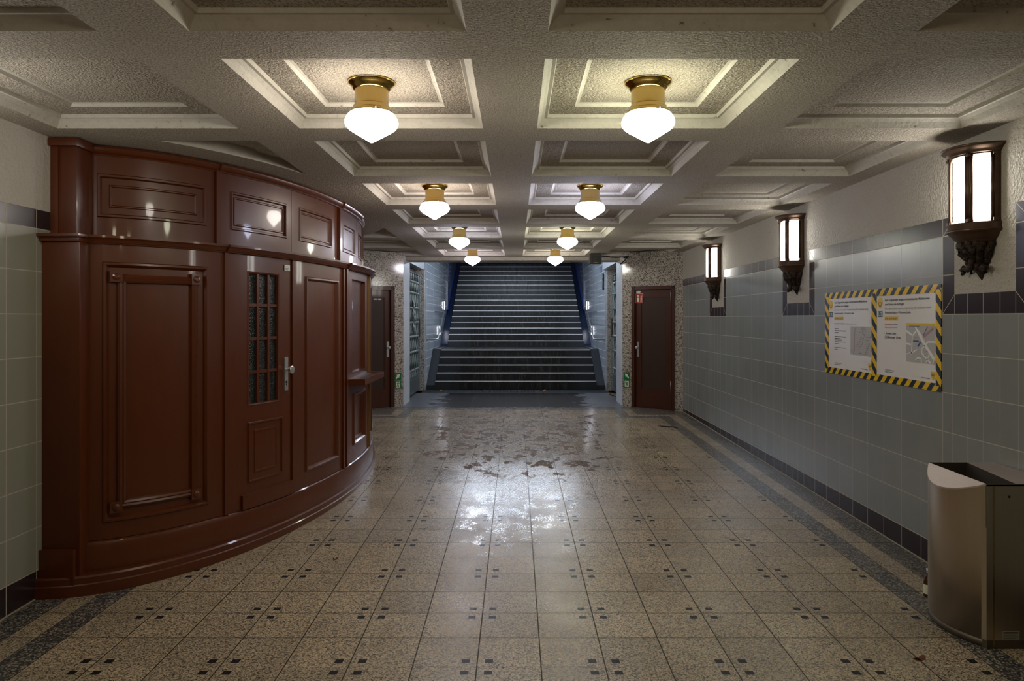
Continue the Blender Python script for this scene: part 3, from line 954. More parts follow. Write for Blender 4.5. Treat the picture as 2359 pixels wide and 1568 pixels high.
def cprofile(m, el, p0, p1, prof, n=None, cap=True):
    """sweeps a closed (offset, z) profile along the ellipse"""
    n = n or max(3, int(abs(p1 - p0) / 1.1))
    rows_ = []
    for i in range(n + 1):
        ph = p0 + (p1 - p0) * i / n
        rows_.append([m.b.verts.new(sp(el, ph, o, z)) for o, z in prof])
    k = len(prof)
    for i in range(n):
        for j in range(k):
            f = m.b.faces.new([rows_[i][j], rows_[i][(j + 1) % k], rows_[i + 1][(j + 1) % k], rows_[i + 1][j]]); f.material_index = m.mi
    if cap:
        for r in (rows_[0][::-1], rows_[-1]): f = m.b.faces.new(r); f.material_index = m.mi
def cbox(m, el, p0, p1, z0, z1, o0, o1): cprofile(m, el, p0, p1, [(o0, z0), (o1, z0), (o1, z1), (o0, z1)])
def sweep_rect(m, el, rects, fill=True, n=None):
    """nested rectangles (p0,p1,z0,z1,off) lofted into one surface"""
    n = n or max(3, int(abs(rects[0][1] - rects[0][0]) / 1.1))
    loops = []
    for p0, p1, z0, z1, o in rects:
        lp = [m.b.verts.new(sp(el, p0 + (p1 - p0) * i / n, o, z0)) for i in range(n + 1)]
        lp += [m.b.verts.new(sp(el, p1 - (p1 - p0) * i / n, o, z1)) for i in range(n + 1)]
        loops.append(lp)
    N_ = len(loops[0])
    for a, b in zip(loops, loops[1:]):
        for i in range(N_):
            j = (i + 1) % N_
            f = m.b.faces.new([a[i], a[j], b[j], b[i]]); f.material_index = m.mi
    if fill:
        l = loops[-1]
        for i in range(n):
            f = m.b.faces.new([l[i], l[i + 1], l[N_ - 2 - i], l[N_ - 1 - i]]); f.material_index = m.mi
def inset(el, r, w, off):
    p0, p1, z0, z1 = r[:4]
    return (p0 + dphi(el, p0, w), p1 - dphi(el, p1, w), z0 + w, z1 - w, off)
def moulded(m, el, bounds, opening, steps, fill=True):
    b0, b1, c0, c1 = bounds; o0, o1, d0, d1 = opening
    cprofile(m, el, b0, o0, [(-.04, c0), (0, c0), (0, c1), (-.04, c1)])
    cprofile(m, el, o1, b1, [(-.04, c0), (0, c0), (0, c1), (-.04, c1)])
    cprofile(m, el, o0, o1, [(-.04, c0), (0, c0), (0, d0), (-.04, d0)], cap=False)
    cprofile(m, el, o0, o1, [(-.04, d1), (0, d1), (0, c1), (-.04, c1)], cap=False)
    rects = [(*opening, 0.0)]
    base = opening
    for w, off in steps: rects.append(inset(el, base, w, off))
    sweep_rect(m, el, rects, fill)
ZB0, ZB1 = .355, 2.15     # body tier
ZU0, ZU1 = 2.20, 2.735    # upper tier
# plinth
m = MB(); cprofile(m, BASE, 0, 180, [(-.3, -.02), (0, -.02), (0, .125), (-.006, .131), (-.006, .166), (-.014, .176), (-.3, .176)], 150)
badd(m, 'plinth', M_wood)
m = MB(); cprofile(m, BODY, 0, 180, [(-.2, .170), (.022, .170), (.022, .325), (.014, .345), (.004, .352), (-.2, .352)], 150)
badd(m, 'plinth', M_wood)
# core
m = MB(); cbox(m, BODY, 0, 43.2, .2, 2.17, -.12, -.035); cbox(m, BODY, 57.2, 180, .2, 2.17, -.12, -.035); cbox(m, UP, 0, 180, 2.15, 2.76, -.12, -.03)
m.mi = 0
badd(m, 'inner_frame', M_wood)
# corner pilasters by the wall
m = MB(); m.box(CX, -2.58, 4.315, 4.46, fz(4.3), 2.165, .004); m.box(CX, -2.60, 4.285, 4.4, fz(4.3), .335, .004)
badd(m, 'corner_pilaster', M_wood)
m = MB(); m.box(CX, -2.655, 4.41, 4.60, 2.19, 2.75, .004); m.box(CX, CX + .045, 4.395, 4.5, 2.2, 2.745, .003)
badd(m, 'corner_pilaster', M_wood)
# lower panels
def pan(name, el, bounds, opening, steps, label=None, mat=None):
    m = MB(); moulded(m, el, bounds, opening, steps); return badd(m, name, mat or M_wood, label)
mould = [(.006, .012), (.018, .014), (.028, .002), (.034, -.012)]
pan('wall_panel', BODY, (7.5, 39.2, ZB0, ZB1), (13.2, 35.8, .455, 2.045),
    mould + [(.075, -.012), (.080, .004), (.092, .012), (.104, .006), (.112, .012), (.124, .004), (.130, -.018)])
for ph in (16.2, 34.6):
    for zz in (.545, 1.955):
        m = MB()
        c = sp(BODY, ph if ph < 20 else 32.9, .0, zz); c2 = sp(BODY, ph if ph < 20 else 32.9, .03, zz)
        d = (c2 - c).normalized()
        tdir = Vector((-d.y, d.x, 0))
        m.prism([(-.034, -.034), (.034, -.034), (.034, .034), (-.034, .034)], .026, c - d * .008, tdir, (0, 0, 1), d)
        m.tube([c + d * .016, c + d * .022, c + d * .028], [.024, .022, .010], 16)
        badd(m, 'rosette', M_wood)
m = MB(); cprofile(m, BODY, 39.2, 40.3, [(-.03, ZB0), (.016, ZB0), (.016, ZB1), (-.03, ZB1)], 3); badd(m, 'post_moulding', M_wood)
m = MB(); cbox(m, BODY, 40.3, 43.2, ZB0, ZB1, -.04, .004); badd(m, 'pilaster', M_wood)
# door with twelve panes
dr = MB()
DG = (44.9, 53.4, 1.075, 2.035)
moulded(dr, BODY, (43.25, 57.05, ZB0 + .02, 2.15), DG, [(.006, .006), (.014, .004), (.020, -.016)], fill=False)
door = badd(dr, 'booth_door', M_wood)
m = MB(); moulded(m, BODY, (44.3, 55.0, .50, .99), (45.0, 54.4, .53, .96), [(.004, .010), (.014, .010), (.020, -.006), (.060, -.006), (.064, .004), (.076, .004), (.084, -.010)])
badd(m, 'door_panel', M_wood, None, door)
m = MB(); cbox(m, BODY, 43.3, 57.0, ZB0, ZB0 + .10, -.02, .022); badd(m, 'threshold_rail', M_wood, None, door)
m = MB()
p0, p1, z0, z1 = DG
for i in (1, 2):
    c = p0 + (p1 - p0) * i / 3; w = dphi(BODY, c, .011); cprofile(m, BODY, c - w, c + w, [(-.025, z0), (-.002, z0), (-.002, z1), (-.025, z1)], 1)
for j in (1, 2, 3):
    zz = z0 + (z1 - z0) * j / 4; cbox(m, BODY, p0, p1, zz - .011, zz + .011, -.025, -.004)
badd(m, 'glazing_bars', M_wood, None, door)
for i in range(3):
    for j in range(4):
        m = MB(); a_ = p0 + (p1 - p0) * i / 3; b_ = p0 + (p1 - p0) * (i + 1) / 3
        cbox(m, BODY, a_ + .1, b_ - .1, z0 + (z1 - z0) * j / 4 + .003, z0 + (z1 - z0) * (j + 1) / 4 - .003, -.022, -.018)
        badd(m, 'pane', M_glassd, None, door)
c = sp(BODY, 55.3, .0, 1.28); d = (sp(BODY, 55.3, .1, 1.28) - c).normalized(); td = Vector((-d.y, d.x, 0))
m = MB(); m.prism([(-.022, -.13), (.022, -.13), (.022, .125), (-.022, .125)], .010, c, td, (0, 0, 1), d)
hp = badd(m, 'handle_plate', M_alu, None, door)
m = MB(); k0 = c + Vector((0, 0, .03)); m.tube([k0, k0 + d * .035, k0 + d * .04, k0 + d * .062, k0 + d * .066, k0 + d * .067], [.010, .010, .024, .030, .026, .0], 20, False)
badd(m, 'door_knob', M_alu, None, hp)
m = MB(); k1 = c + Vector((0, 0, -.065)); m.tube([k1, k1 + d * .012], .011, 14); m.tube([k1 - Vector((0, 0, .02)), k1 - Vector((0, 0, .02)) + d * .0115], .006, 10)
badd(m, 'keyhole', M_black, None, hp)
c = sp(BODY, 55.7, .003, 2.085); d = (sp(BODY, 55.7, .1, 2.085) - c).normalized(); td = Vector((-d.y, d.x, 0))
m = MB(); m.prism([(-.035, -.022), (.035, -.022), (.035, .022), (-.035, .022)], .003, c, td, (0, 0, 1), d)
m.mi = 1
for q in range(3): m.prism([(-.028, .010 - q * .011), (.024 - q * .006, .010 - q * .011), (.024 - q * .006, .006 - q * .011), (-.028, .006 - q * .011)], .0006, c + d * .003, td, (0, 0, 1), d)
nt = m.obj('paper_label', [M_white, M_grey_ink]); tag(nt, 'small white printed label stuck at top of the booth door', 'label')
# jambs and second panel
m = MB(); cprofile(m, BODY, 57.1, 58.0, [(-.03, ZB0), (.012, ZB0), (.012, ZB1), (-.03, ZB1)], 2); badd(m, 'door_post', M_wood)
pan('wall_panel', BODY, (58.1, 77.4, ZB0, ZB1), (61.7, 75.4, .470, 2.035), mould)
m = MB(); cprofile(m, BODY, 77.5, 78.4, [(-.03, ZB0), (.018, ZB0), (.018, ZB1), (-.03, ZB1)], 2)
cprofile(m, BODY, 78.8, 79.8, [(-.03, ZB0), (.026, ZB0), (.026, ZB1), (-.03, ZB1)], 2); badd(m, 'post_moulding', M_wood)
# counter window section
for lo, hi in ((80.0, 100.0), ):
    pan('window_surround', BODY, (lo, hi, 1.17, ZB1), (83.8, 96.0, 1.19, 2.07), [(.003, .0), (.006, -.05), (.012, -.055), (.02, -.06)])
    pan('lower_panel', BODY, (lo, hi, ZB0, 1.10), (84.5, 95.5, .50, .99), mould + [(.05, -.012), (.058, -.03)])
m = MB(); cbox(m, BODY, 80, 100, 1.10, 1.17, -.04, .0); badd(m, 'sill_rail', M_wood)
m = MB(); cprofile(m, BODY, 100.2, 101.0, [(-.03, ZB0), (.022, ZB0), (.022, ZB1), (-.03, ZB1)], 2)
badd(m, 'gilt_edge', M_brass_edge, 'worn gilt edge strip')
pan('wall_panel', BODY, (101.1, 140.0, ZB0, ZB1), (107, 135, .470, 2.035), mould)
pan('wall_panel', BODY, (140.5, 176.0, ZB0, ZB1), (146, 170, .470, 2.035), mould)
# counter shelf with coin hollow
zs = 1.145
m = MB()
cY0, cY1, cx0, cx1 = 6.66, 7.62, -1.60, -1.375
m.box(cx0, cx1, cY0, cY1, zs - .055, zs - .012)
m.box(cx0, -1.50, cY0, cY1, zs - .012, zs); m.box(-1.41, cx1, cY0, cY1, zs - .012, zs)
m.box(-1.50, -1.41, cY0, cY0 + .10, zs - .012, zs); m.box(-1.50, -1.41, cY1 - .10, cY1, zs - .012, zs)
sh = badd(m, 'counter_shelf', M_wood)
m = MB(); m.box(-1.50, -1.41, cY0 + .10, cY1 - .10, zs - .0119, zs - .010); badd(m, 'coin_tray', M_black, None, sh)
# cornices
def cornice(el, p0, p1, prof, name='cornice'):
    m = MB(); cprofile(m, el, p0, p1, prof, None); badd(m, name, M_wood)
mid = [(-.14, 2.150), (.012, 2.150), (.016, 2.158), (.020, 2.160), (.026, 2.172), (.040, 2.184), (.046, 2.188), (.046, 2.202), (-.14, 2.202)]
def shift(prof, d): return [(o + (d if o > 0 else 0), z) for o, z in prof]
cornice(BODY, 4, 39.5, mid); cornice(BODY, 39.5, 78.6, shift(mid, .014)); cornice(BODY, 78.6, 101.2, shift(mid, .034)); cornice(BODY, 101.2, 176, mid)
m = MB(); m.box(CX, -2.56, 4.265, 4.5, 2.180, 2.200, .003); m.box(CX, -2.572, 4.29, 4.5, 2.155, 2.180, .008)
badd(m, 'cornice', M_wood)
topc = [(-.10, 2.722), (.008, 2.722), (.012, 2.730), (.024, 2.738), (.034, 2.752), (.038, 2.766), (.034, 2.778), (.024, 2.784), (-.10, 2.784)]
cornice(UP, 2, 37.9, topc); cornice(UP, 37.9, 82, shift(topc, .014)); cornice(UP, 82, 101, shift(topc, .028)); cornice(UP, 101, 176, topc)
m = MB(); m.box(CX, -2.63, 4.365, 4.62, 2.735, 2.785, .012); badd(m, 'cornice', M_wood)
# upper panels
um = [(.006, .010), (.018, .010), (.026, -.010), (.065, -.010), (.070, -.004), (.076, -.004), (.082, -.012)]
UB = (ZU0, ZU1)
pan('frieze_panel', UP, (2.0, 37.2, *UB), (8.6, 35.1, 2.335, 2.610), um)
m = MB(); cprofile(m, UP, 37.3, 38.3, [(-.03, ZU0), (.020, ZU0), (.020, ZU1), (-.03, ZU1)], 2); badd(m, 'frieze_post', M_wood)
um2 = [(.006, .008), (.016, .008), (.022, -.010), (.034, -.010), (.040, -.003), (.046, -.003), (.050, -.010)]
pan('frieze_panel', UP, (38.4, 59.6, *UB), (41.3, 58.0, 2.330, 2.605), um2)
pan('frieze_panel', UP, (59.7, 81.0, *UB), (62.4, 77.6, 2.330, 2.605), um2)
m = MB(); cprofile(m, UP, 81.2, 82.6, [(-.03, ZU0), (.026, ZU0), (.026, ZU1), (-.03, ZU1)], 2); badd(m, 'frieze_post', M_wood)
pan('frieze_panel', UP, (82.7, 98.6, *UB), (84.5, 96.6, 2.330, 2.605), um2)
pan('frieze_panel', UP, (98.7, 116, *UB), (102, 112, 2.330, 2.605), um2)
m = MB(); cprofile(m, UP, 116.2, 117.4, [(-.03, ZU0), (.022, ZU0), (.022, ZU1), (-.03, ZU1)], 2); badd(m, 'frieze_post', M_wood)
pan('frieze_panel', UP, (117.5, 176, *UB), (124, 170, 2.330, 2.605), um2)
inv = Matrix.Translation(-Vector(booth.location))
for o, par in booth_parts:
    for f_ in o.data.polygons: f_.use_smooth = True
    o.data.set_sharp_from_angle(angle=math.radians(24))
    o.data.transform(inv)          # booth parts are kept relative to the booth's base

# ------------------------------------------------------------------ taped notices
def notice(side):
    # u runs to the right on the wall (towards the camera), v down from the top of the paper
    Y0 = 6.405 if side < 0 else 5.548
    Wd, Hh = (.79, .600)
    zt = E + .172
    lab = 'left white paper notice with network map inside the hazard tape' if side < 0 else 'right white paper notice with street map inside the hazard tape'
    o = empty('paper_notice', (XR - .003, Y0, zt), lab, 'notice')
    def rect(m, u0, v0, u1, v1, d): m.face([(-d, -u0, -v1), (-d, -u1, -v1), (-d, -u1, -v0), (-d, -u0, -v0)])
    def line(m, u0, v0, u1, v1, w, d):
        a = Vector((u1 - u0, v1 - v0)); a.normalize(); px, py = -a.y * w / 2, a.x * w / 2
        m.face([(-d, -(u0 + px), -(v0 + py)), (-d, -(u1 + px), -(v1 + py)), (-d, -(u1 - px), -(v1 - py)), (-d, -(u0 - px), -(v0 - py))])
    m = MB(); m.box(-.0015, .002, -Wd, 0, -Hh, 0); m.obj('paper', M_paper, o)
    AX, AY = (0, -1, 0), (0, 0, 1)
    def T(m, s, u, v, h, w, mi=0, bold=.0): text_faces(m, s, (-.0028, -u, -v), AX, AY, h, w, bold, mi)
    m = MB()
    T(m, 'Kein Zugverkehr wegen vorbereitenden Maßnahmen', .128, .045, .0165, .585, 0, .022)
    T(m, 'zum Einbau von Aufzügen', .128, .076, .0165, .265, 0, .022)
    T(m, 'Breitenbachplatz', .128, .137, .0165, .165, 0, .012)
    T(m, '\u2194', .300, .137, .0165, .022, 0)
    T(m, 'Krumme Lanke', .332, .137, .0165, .15, 0, .012)
    m.obj('heading_text', M_ink, o)
    m = MB(); T(m, 'No train services due to preparatory lift installation work', .128, .107, .0165, .60)
    m.obj('english_text', M_grey_ink, o)
    m = MB(); rect(m, .122, .158, .315 if side > 0 else .30, .188, .0022); dt = m.obj('date_strip', M_yel, o)
    m = MB(); T(m, '25.09. bis 15.10.2017', .130, .179, .014, .175 if side > 0 else .16, 0, .012); m.obj('date_text', M_ink, dt)
    # smiling round logo
    m = MB(); m.face([(-.0022, -(.055 + .040 * math.cos(t)), -(.055 - .041 * math.sin(t))) for t in [k * 2 * PI / 32 for k in range(32)]])
    lg = m.obj('round_logo', M_yel, o)
    m = MB()
    arc = [(.055 + .022 * math.cos(t), .056 + .026 * math.sin(t)) for t in [k * PI / 10 for k in range(11)]]
    for p, q in zip(arc, arc[1:]): line(m, *p, *q, .006, .0028)
    line(m, .020, .056, .036, .056, .005, .0028); line(m, .074, .056, .090, .056, .005, .0028)
    for x in (.046, .055, .064): line(m, x - .002, .052, x + .002, .052, .004, .0028)
    m.obj('smile', M_ink, lg)
    m = MB(); rect(m, .022, .118, .092, .162, .0022); ub = m.obj('line_badge', M_teal, o)
    m = MB(); T(m, 'U3', .031, .154, .028, .052, 0, .02); m.obj('badge_text', M_white, ub)
    if side > 0:
        m = MB(); T(m, 'Ersatzverkehr', .124, .222, .013, .098, 0, .012); T(m, 'Replacement', .124, .243, .012, .095); m.obj('red_text', M_red_ink, o)
        m = MB(); T(m, 'mit Bussen', .228, .222, .013, .078)
        T(m, '\u25b8', .120, .290, .012, .010); T(m, 'Krumme Lanke', .140, .290, .017, .148, 0, .012); T(m, 'Dillenburger Straße', .150, .318, .017, .20, 0, .012)
        T(m, 'www.BVG.de/bauvorhaben', .128, .556, .008, .135, 0, .01); T(m, 'Telefon: 030 19449', .128, .570, .008, .105, 0, .01)
        T(m, 'WEIL WIR DICH LIEBEN.', .615, .575, .007, .10, 0, .02)
        m.obj('body_text', M_ink, o)
        m = MB(); T(m, 'bus service', .226, .243, .012, .078); m.obj('bus_service_text', M_grey_ink, o)
        m = MB()
        ring = [(.133 + .009 * math.cos(t), .311 + .010 * math.sin(t)) for t in [k * 2 * PI / 16 for k in range(17)]]
        for p, q in zip(ring, ring[1:]): line(m, *p, *q, .003, .0022)
        T(m, 'H', .129, .316, .009, .008)
        m.obj('stop_symbol', M_green, o)
        mp = (.42, .222, .775, .475)
        m = MB(); rect(m, mp[0], mp[1], mp[2], mp[3], .0022); mo = m.obj('street_map', M_map, o)
        m = MB(); rect(m, mp[0], .205, mp[2], .224, .0024); m.obj('map_header', M_yel, mo)
        m = MB()
        def r(u, v): return mp[0] + (mp[2] - mp[0]) * u, mp[1] + (mp[3] - mp[1]) * v
        for (p, q, w) in (((.33, .0), (.62, .45), .022), ((.62, .45), (.98, .88), .026), ((.0, .14), (.24, .27), .014), ((.24, .27), (.36, .15), .012), ((.23, .27), (.20, .80), .012),
                          ((.0, .50), (.22, .52), .012), ((.70, .48), (.78, .42), .012), ((.78, .42), (1, .42), .012), ((.66, .52), (.56, .62), .012), ((.56, .62), (.57, .74), .012),
                          ((.57, .74), (.86, .98), .012), ((.82, .74), (.70, .96), .010), ((.0, .78), (.22, .74), .010), ((.22, .74), (.40, .64), .008), ((.34, .94), (.42, .86), .010), ((.42, .86), (.54, .88), .010), ((.54, .86), (.55, .98), .010), ((.96, .9), (.92, 1), .010), ((.36, .0), (.68, .42), .006)):
            line(m, *r(*p), *r(*q), w, .0026)
        m.obj('roads', M_road, mo)
        m = MB()
        line(m, *r(.42, .56), *r(.52, .44), .014, .0028); rect(m, *r(.26, .39), *r(.46, .44), .0028); line(m, *r(.60, .28), *r(.76, .02), .006, .0028)
        for q in range(6): line(m, *r(.02 + q * .035, .76), *r(.035 + q * .035, .757), .005, .0028)
        m.obj('station_marks', M_mapblue, mo)
        m = MB(); line(m, *r(.62, .30), *r(.95, .06), .020, .0024); rect(m, *r(.28, .32), *r(.44, .335), .0028); rect(m, *r(.60, .35), *r(.72, .36), .0028)
        m.obj('bus_route', simple('map_pink', (.42, .22, .24), .3), mo)
        m = MB(); line(m, *r(.86, .15), *r(.95, .06), .005, .003); rect(m, *r(.12, .0), *r(.48, .035), .003)
        for u_, v_ in ((.05, .15), (.05, .51), (.85, .415), (.38, .9), (.7, .66), (.64, .78)): rect(m, *r(u_, v_), *r(u_ + .07, v_ + .012), .003)
        m.obj('map_lettering', M_grey_ink, mo)
    else:
        m = MB(); T(m, 'Ersatzverkehr', .124, .222, .013, .10, 0, .012); T(m, '+ Replacement', .326, .222, .012, .115); m.obj('red_text', M_red_ink, o)
        m = MB(); T(m, 'mit Bussen', .230, .222, .013, .085)
        v = .258
        for w in (.08, .215, .08, 0, .22, .12, 0, 0):
            if w: rect(m, .128, v, .128 + w, v + .0075, .0022)
            v += .0165
        T(m, 'www.BVG.de/bauvorhaben', .128, .556, .008, .135, 0, .01); T(m, 'Telefon: 030 19449', .128, .570, .008, .105, 0, .01)
        T(m, 'WEIL WIR DICH LIEBEN.', .615, .575, .007, .10, 0, .02)
        m.obj('body_text', M_ink, o)
        m = MB(); T(m, 'bus service', .445, .222, .012, .085); m.obj('bus_service_text', M_grey_ink, o)
        m = MB()
        v = .352
        for w in (.14, .215, .09, 0, .225, .06):
            if w: rect(m, .128, v, .128 + w, v + .006, .0022)
            v += .0165
        m.obj('footnote_text', M_grey_ink, o)
        mp = (.425, .238, .775, .468)
        m = MB(); rect(m, *mp, .0022); mo = m.obj('network_map', M_map, o)
        def r(u, v): return mp[0] + (mp[2] - mp[0]) * u, mp[1] + (mp[3] - mp[1]) * v
        m = MB()
        for p, q in (((.30, .0), (.22, .12)), ((.22, .12), (.20, .85)), ((.20, .85), (.14, .99)), ((.56, .0), (.60, .20)), ((.60, .20), (.72, .34)), ((.72, .34), (1, .36)),
                     ((.66, .38), (.58, .60)), ((.58, .60), (.42, .76)), ((.42, .78), (.46, .92)), ((.46, .92), (.72, .94)), ((.72, .94), (.95, .55))):
            line(m, *r(*p), *r(*q), .0045, .0026)
        m.obj('transit_lines', simple('map_dark_red', (.30, .09, .07), .3), mo)
        m = MB()
        for k in range(8): rect(m, *r(.62 - k * .045, .38 + k * .062), *r(.62 - k * .045 - .14, .39 + k * .062), .003)
        for k in range(8): rect(m, *r(.72 + (k % 2) * .03, .45 + k * .07), *r(.92 - k * .01, .46 + k * .07), .003)
        for k in range(5): rect(m, *r(.60, .04 + k * .055), *r(.72 + (k % 3) * .05, .05 + k * .055), .003)
        rect(m, *r(.42, .20), *r(.58, .21), .003); rect(m, *r(.0, .90), *r(.16, .91), .003); rect(m, *r(.05, .84), *r(.18, .85), .003); rect(m, *r(.7, .98), *r(1, .99), .003)
        m.obj('map_lettering', M_grey_ink, mo)
    # yellow heart logo
    m = MB(); hu, hv = .752, .548
    m.face([(-.0024, -(hu + x), -(hv + y)) for x, y in ((-.026, -.022), (-.012, -.026), (0, -.020), (.012, -.026), (.026, -.022), (.024, .006), (.012, .022), (0, .034), (-.012, .022), (-.024, .006))])
    hl = m.obj('heart_logo', M_yel, o)
    m = MB(); T(m, 'BVG', hu - .016, hv + .004, .012, .032, 0, .02)
    m.obj('logo_text', M_ink, hl)
notice(-1); notice(1)
tp = empty('hazard_tape_border', (XR - .001, 5.585, E - .126), 'yellow and black striped tape framing the two paper notices', 'tape')
def tape(y0, y1, z0, z1, mat, dx=0.0):
    m = MB(); m.box(-.006 - dx, .0, y0 - 5.585, y1 - 5.585, z0 + .126, z1 + .126)
    m.obj('tape_strip', mat, tp)
tape(4.70, 6.47, .168, .222, M_hazh); tape(4.70, 6.47, -.476, -.424, M_hazh)
tape(6.395, 6.468, -.44, .19, M_hazv, .001); tape(5.545, 5.620, -.44, .19, M_hazv, .001); tape(4.702, 4.762, -.44, .19, M_hazv, .001)

# ------------------------------------------------------------------ waste bin
def binobj():
    by = 3.64; zb = fz(3.9) - .004
    o = empty('waste_bin', (XR - .2, 3.91, zb), 'brushed steel half round waste bin against the right wall', 'bin')
    def P(t, d=0.0): return (2.35 + .02 * t - .40 * t * (1 - t) - d - (XR - .2), by + .54 * t + (t - .5) * -2 * d * .3 - 3.91)
    H = E - .8255 - zb
    def outline(d, n=28):
        pts = [P(k / n, d) for k in range(n + 1)]
        return [(.19 + 0.0, by - 3.91 + d * 0)] + pts + [(.19, by + .54 - 3.91)]
    def shell(z0, z1, d, mat, name):
        m = MB(); L_ = outline(d); n = len(L_)
        a = [m.b.verts.new((x, y, z0)) for x, y in L_]; b = [m.b.verts.new((x, y, z1)) for x, y in L_]
        for i in range(n):
            f = m.b.faces.new([a[i], a[(i + 1) % n], b[(i + 1) % n], b[i]]); f.smooth = (2 <= i <= n - 4)
        m.b.faces.new(a[::-1])
        return m, b, L_
    m, b, L_ = shell(0, .042, -.003, M_steel, 'x'); m.b.faces.new(b); m.obj('base_skirt', simple('dull_steel', (.16, .13, .10), .55, .8), o)
    m, b, L_ = shell(.042, H - .004, 0, M_steel, 'x')
    def dip(t): return .068 * 4 * t * (1 - t)
    for k, v in enumerate(b):
        if 1 <= k <= 29: v.co.z -= dip((k - 1) / 28)
    m.obj('body', M_bin, o, recalc=True)
    m = MB(); n = 28
    cres = [(*P(k / n, .002), H - dip(k / n)) for k in range(n + 1)]
    A, B = cres[0], cres[-1]
    chord = [(A[0] + (B[0] - A[0]) * k / n, A[1] + (B[1] - A[1]) * k / n, H) for k in range(n + 1)]
    for k in range(n):
        m.face([cres[k], cres[k + 1], chord[k + 1], chord[k]])
        q0, q1 = cres[k], cres[k + 1]
        m.face([(q0[0], q0[1], q0[2] - .008), (q1[0], q1[1], q1[2] - .008), q1, q0])
    xn, xf = -.055, .035        # back edge of the mouth, near and far
    m.face([(xn, A[1], H), (.19, A[1], H), (.19, B[1], H), (xf, B[1], H)])
    lid = m.obj('lid', M_bin2, o)
    m = MB(); dd = .22
    for p, q in (((A[0], A[1]), (xn, A[1])), ((xn, A[1]), (xf, B[1])), ((xf, B[1]), (B[0], B[1])), ((B[0], B[1]), (A[0], A[1]))):
        m.face([(p[0], p[1], H), (q[0], q[1], H), (q[0], q[1], H - dd), (p[0], p[1], H - dd)])
    m.face([(A[0], A[1], H - dd), (xn, A[1], H - dd), (xf, B[1], H - dd), (B[0], B[1], H - dd)])
    m.obj('mouth', simple('mouth_steel', (.13, .105, .08), .45, .8), lid)
    m = MB(); y = by - 3.91
    m.box(A[0] + .035, A[0] + .041, y - .0015, y + .001, .0, H - .01); m.obj('door_seam', M_brassb, o)
    m = MB(); m.tube([(A[0] + .115, y - .0015, H - .065), (A[0] + .115, y + .002, H - .065)], .0065, 14); m.obj('key_hole', M_black, o)
    m = MB(); m.box(A[0] + .08, A[0] + .165, y - .002, y, .045, .088); s = m.obj('label_plate', simple('bin_label', (.35, .33, .25), .5), o)
    m = MB()
    for q in range(4): m.box(A[0] + .086, A[0] + .158 - .01 * (q % 2), y - .0026, y - .0019, .078 - q * .009, .081 - q * .009 + (.003 if q == 0 else 0))
    m.obj('label_print', M_ink, s)
    m = MB()
    m.face([(A[0], y, H - .012), (.19, y, H - .012), (.19, y, H), (A[0], y, H)])
    m.obj('rim', M_bin, o)
def brushed(name, c, r):
    t = NT(name)
    g = t.noise(60, 3, .6, t.comb(t.X * 1.0, t.Y * 1.0, t.Z * .02))
    return t.fin(t.mix(g, c, tuple(x * .86 for x in c)), g * .12 + r, 1.0, t.bump(g, .04, .002))
M_bin = brushed('brushed_bin_steel', (.56, .48, .38), .30)
M_bin2 = brushed('brushed_lid_steel', (.66, .56, .50), .45)
binobj()
# little bottle behind the bin
o = empty('bottle', (2.436, 4.30, fz(4.3)), 'small brown glass bottle on the floor behind the waste bin', 'bottle')
m = MB(); m.lathe([(0, 0), (.028, 0), (.030, .006), (.030, .085), (.024, .105), (.012, .125), (.011, .15), (0, .15)], seg=20); m.obj('glass_body', M_bottle, o)
m = MB(); m.lathe([(.0305, .02), (.0305, .075)], seg=20); m.obj('paper_band', M_cream, o)
m = MB(); m.lathe([(.013, .145), (.013, .165), (0, .165)], seg=14); m.obj('cap', M_alu, o)

# ------------------------------------------------------------------ box and cable under the ceiling
o = empty('camera_housing', (1.335, 12.25, ZC), 'dark square box with small window hanging under the ceiling before the stairs', 'camera')
m = MB(); m.box(-.10, .10, -.09, .09, -.175, -.012, .01); m.box(-.08, .08, -.07, .07, -.015, .0); h = m.obj('housing', M_dbrown, o)
m = MB(); m.box(-.072, .072, -.094, -.088, -.150, -.045); f = m.obj('window', M_black, o)
m = MB()
for a_ in ((-.045, -.005, -.128, -.120), (-.045, -.037, -.128, -.072), (-.013, -.005, -.128, -.072), (-.045, -.005, -.080, -.072)): m.box(a_[0] + .01, a_[1] + .01, -.096, -.0935, a_[2], a_[3])
m.obj('lens_frame', simple('olive_frame', (.09, .08, .04), .5), f)
m = MB(); m.box(-.03, .035, -.0925, -.09, -.166, -.158); m.obj('type_label', simple('gold_label', (.4, .35, .15), .5), o)
m = MB()
m.tube([(1.437, 12.25, ZC - .06), (1.52, 12.30, ZC - .045), (1.60, 12.33, ZC - .055), (1.70, 12.36, ZC - .062), (1.80, 12.38, ZC - .05), (1.88, 12.40, ZC - .04), (1.93, 12.48, ZC - .03)], .008, 8)
m.tube([(1.93, 12.48, ZC - .03), (1.87, 12.56, ZC - .10), (1.82, 12.66, ZC - .15)], .010, 8)
m.ball((1.88, 12.45, ZC - .05), .03, (1.5, 1, .7))
tag(m.obj('cable', M_black), 'black cable running from the dark ceiling box to the right granite wall', 'cable')
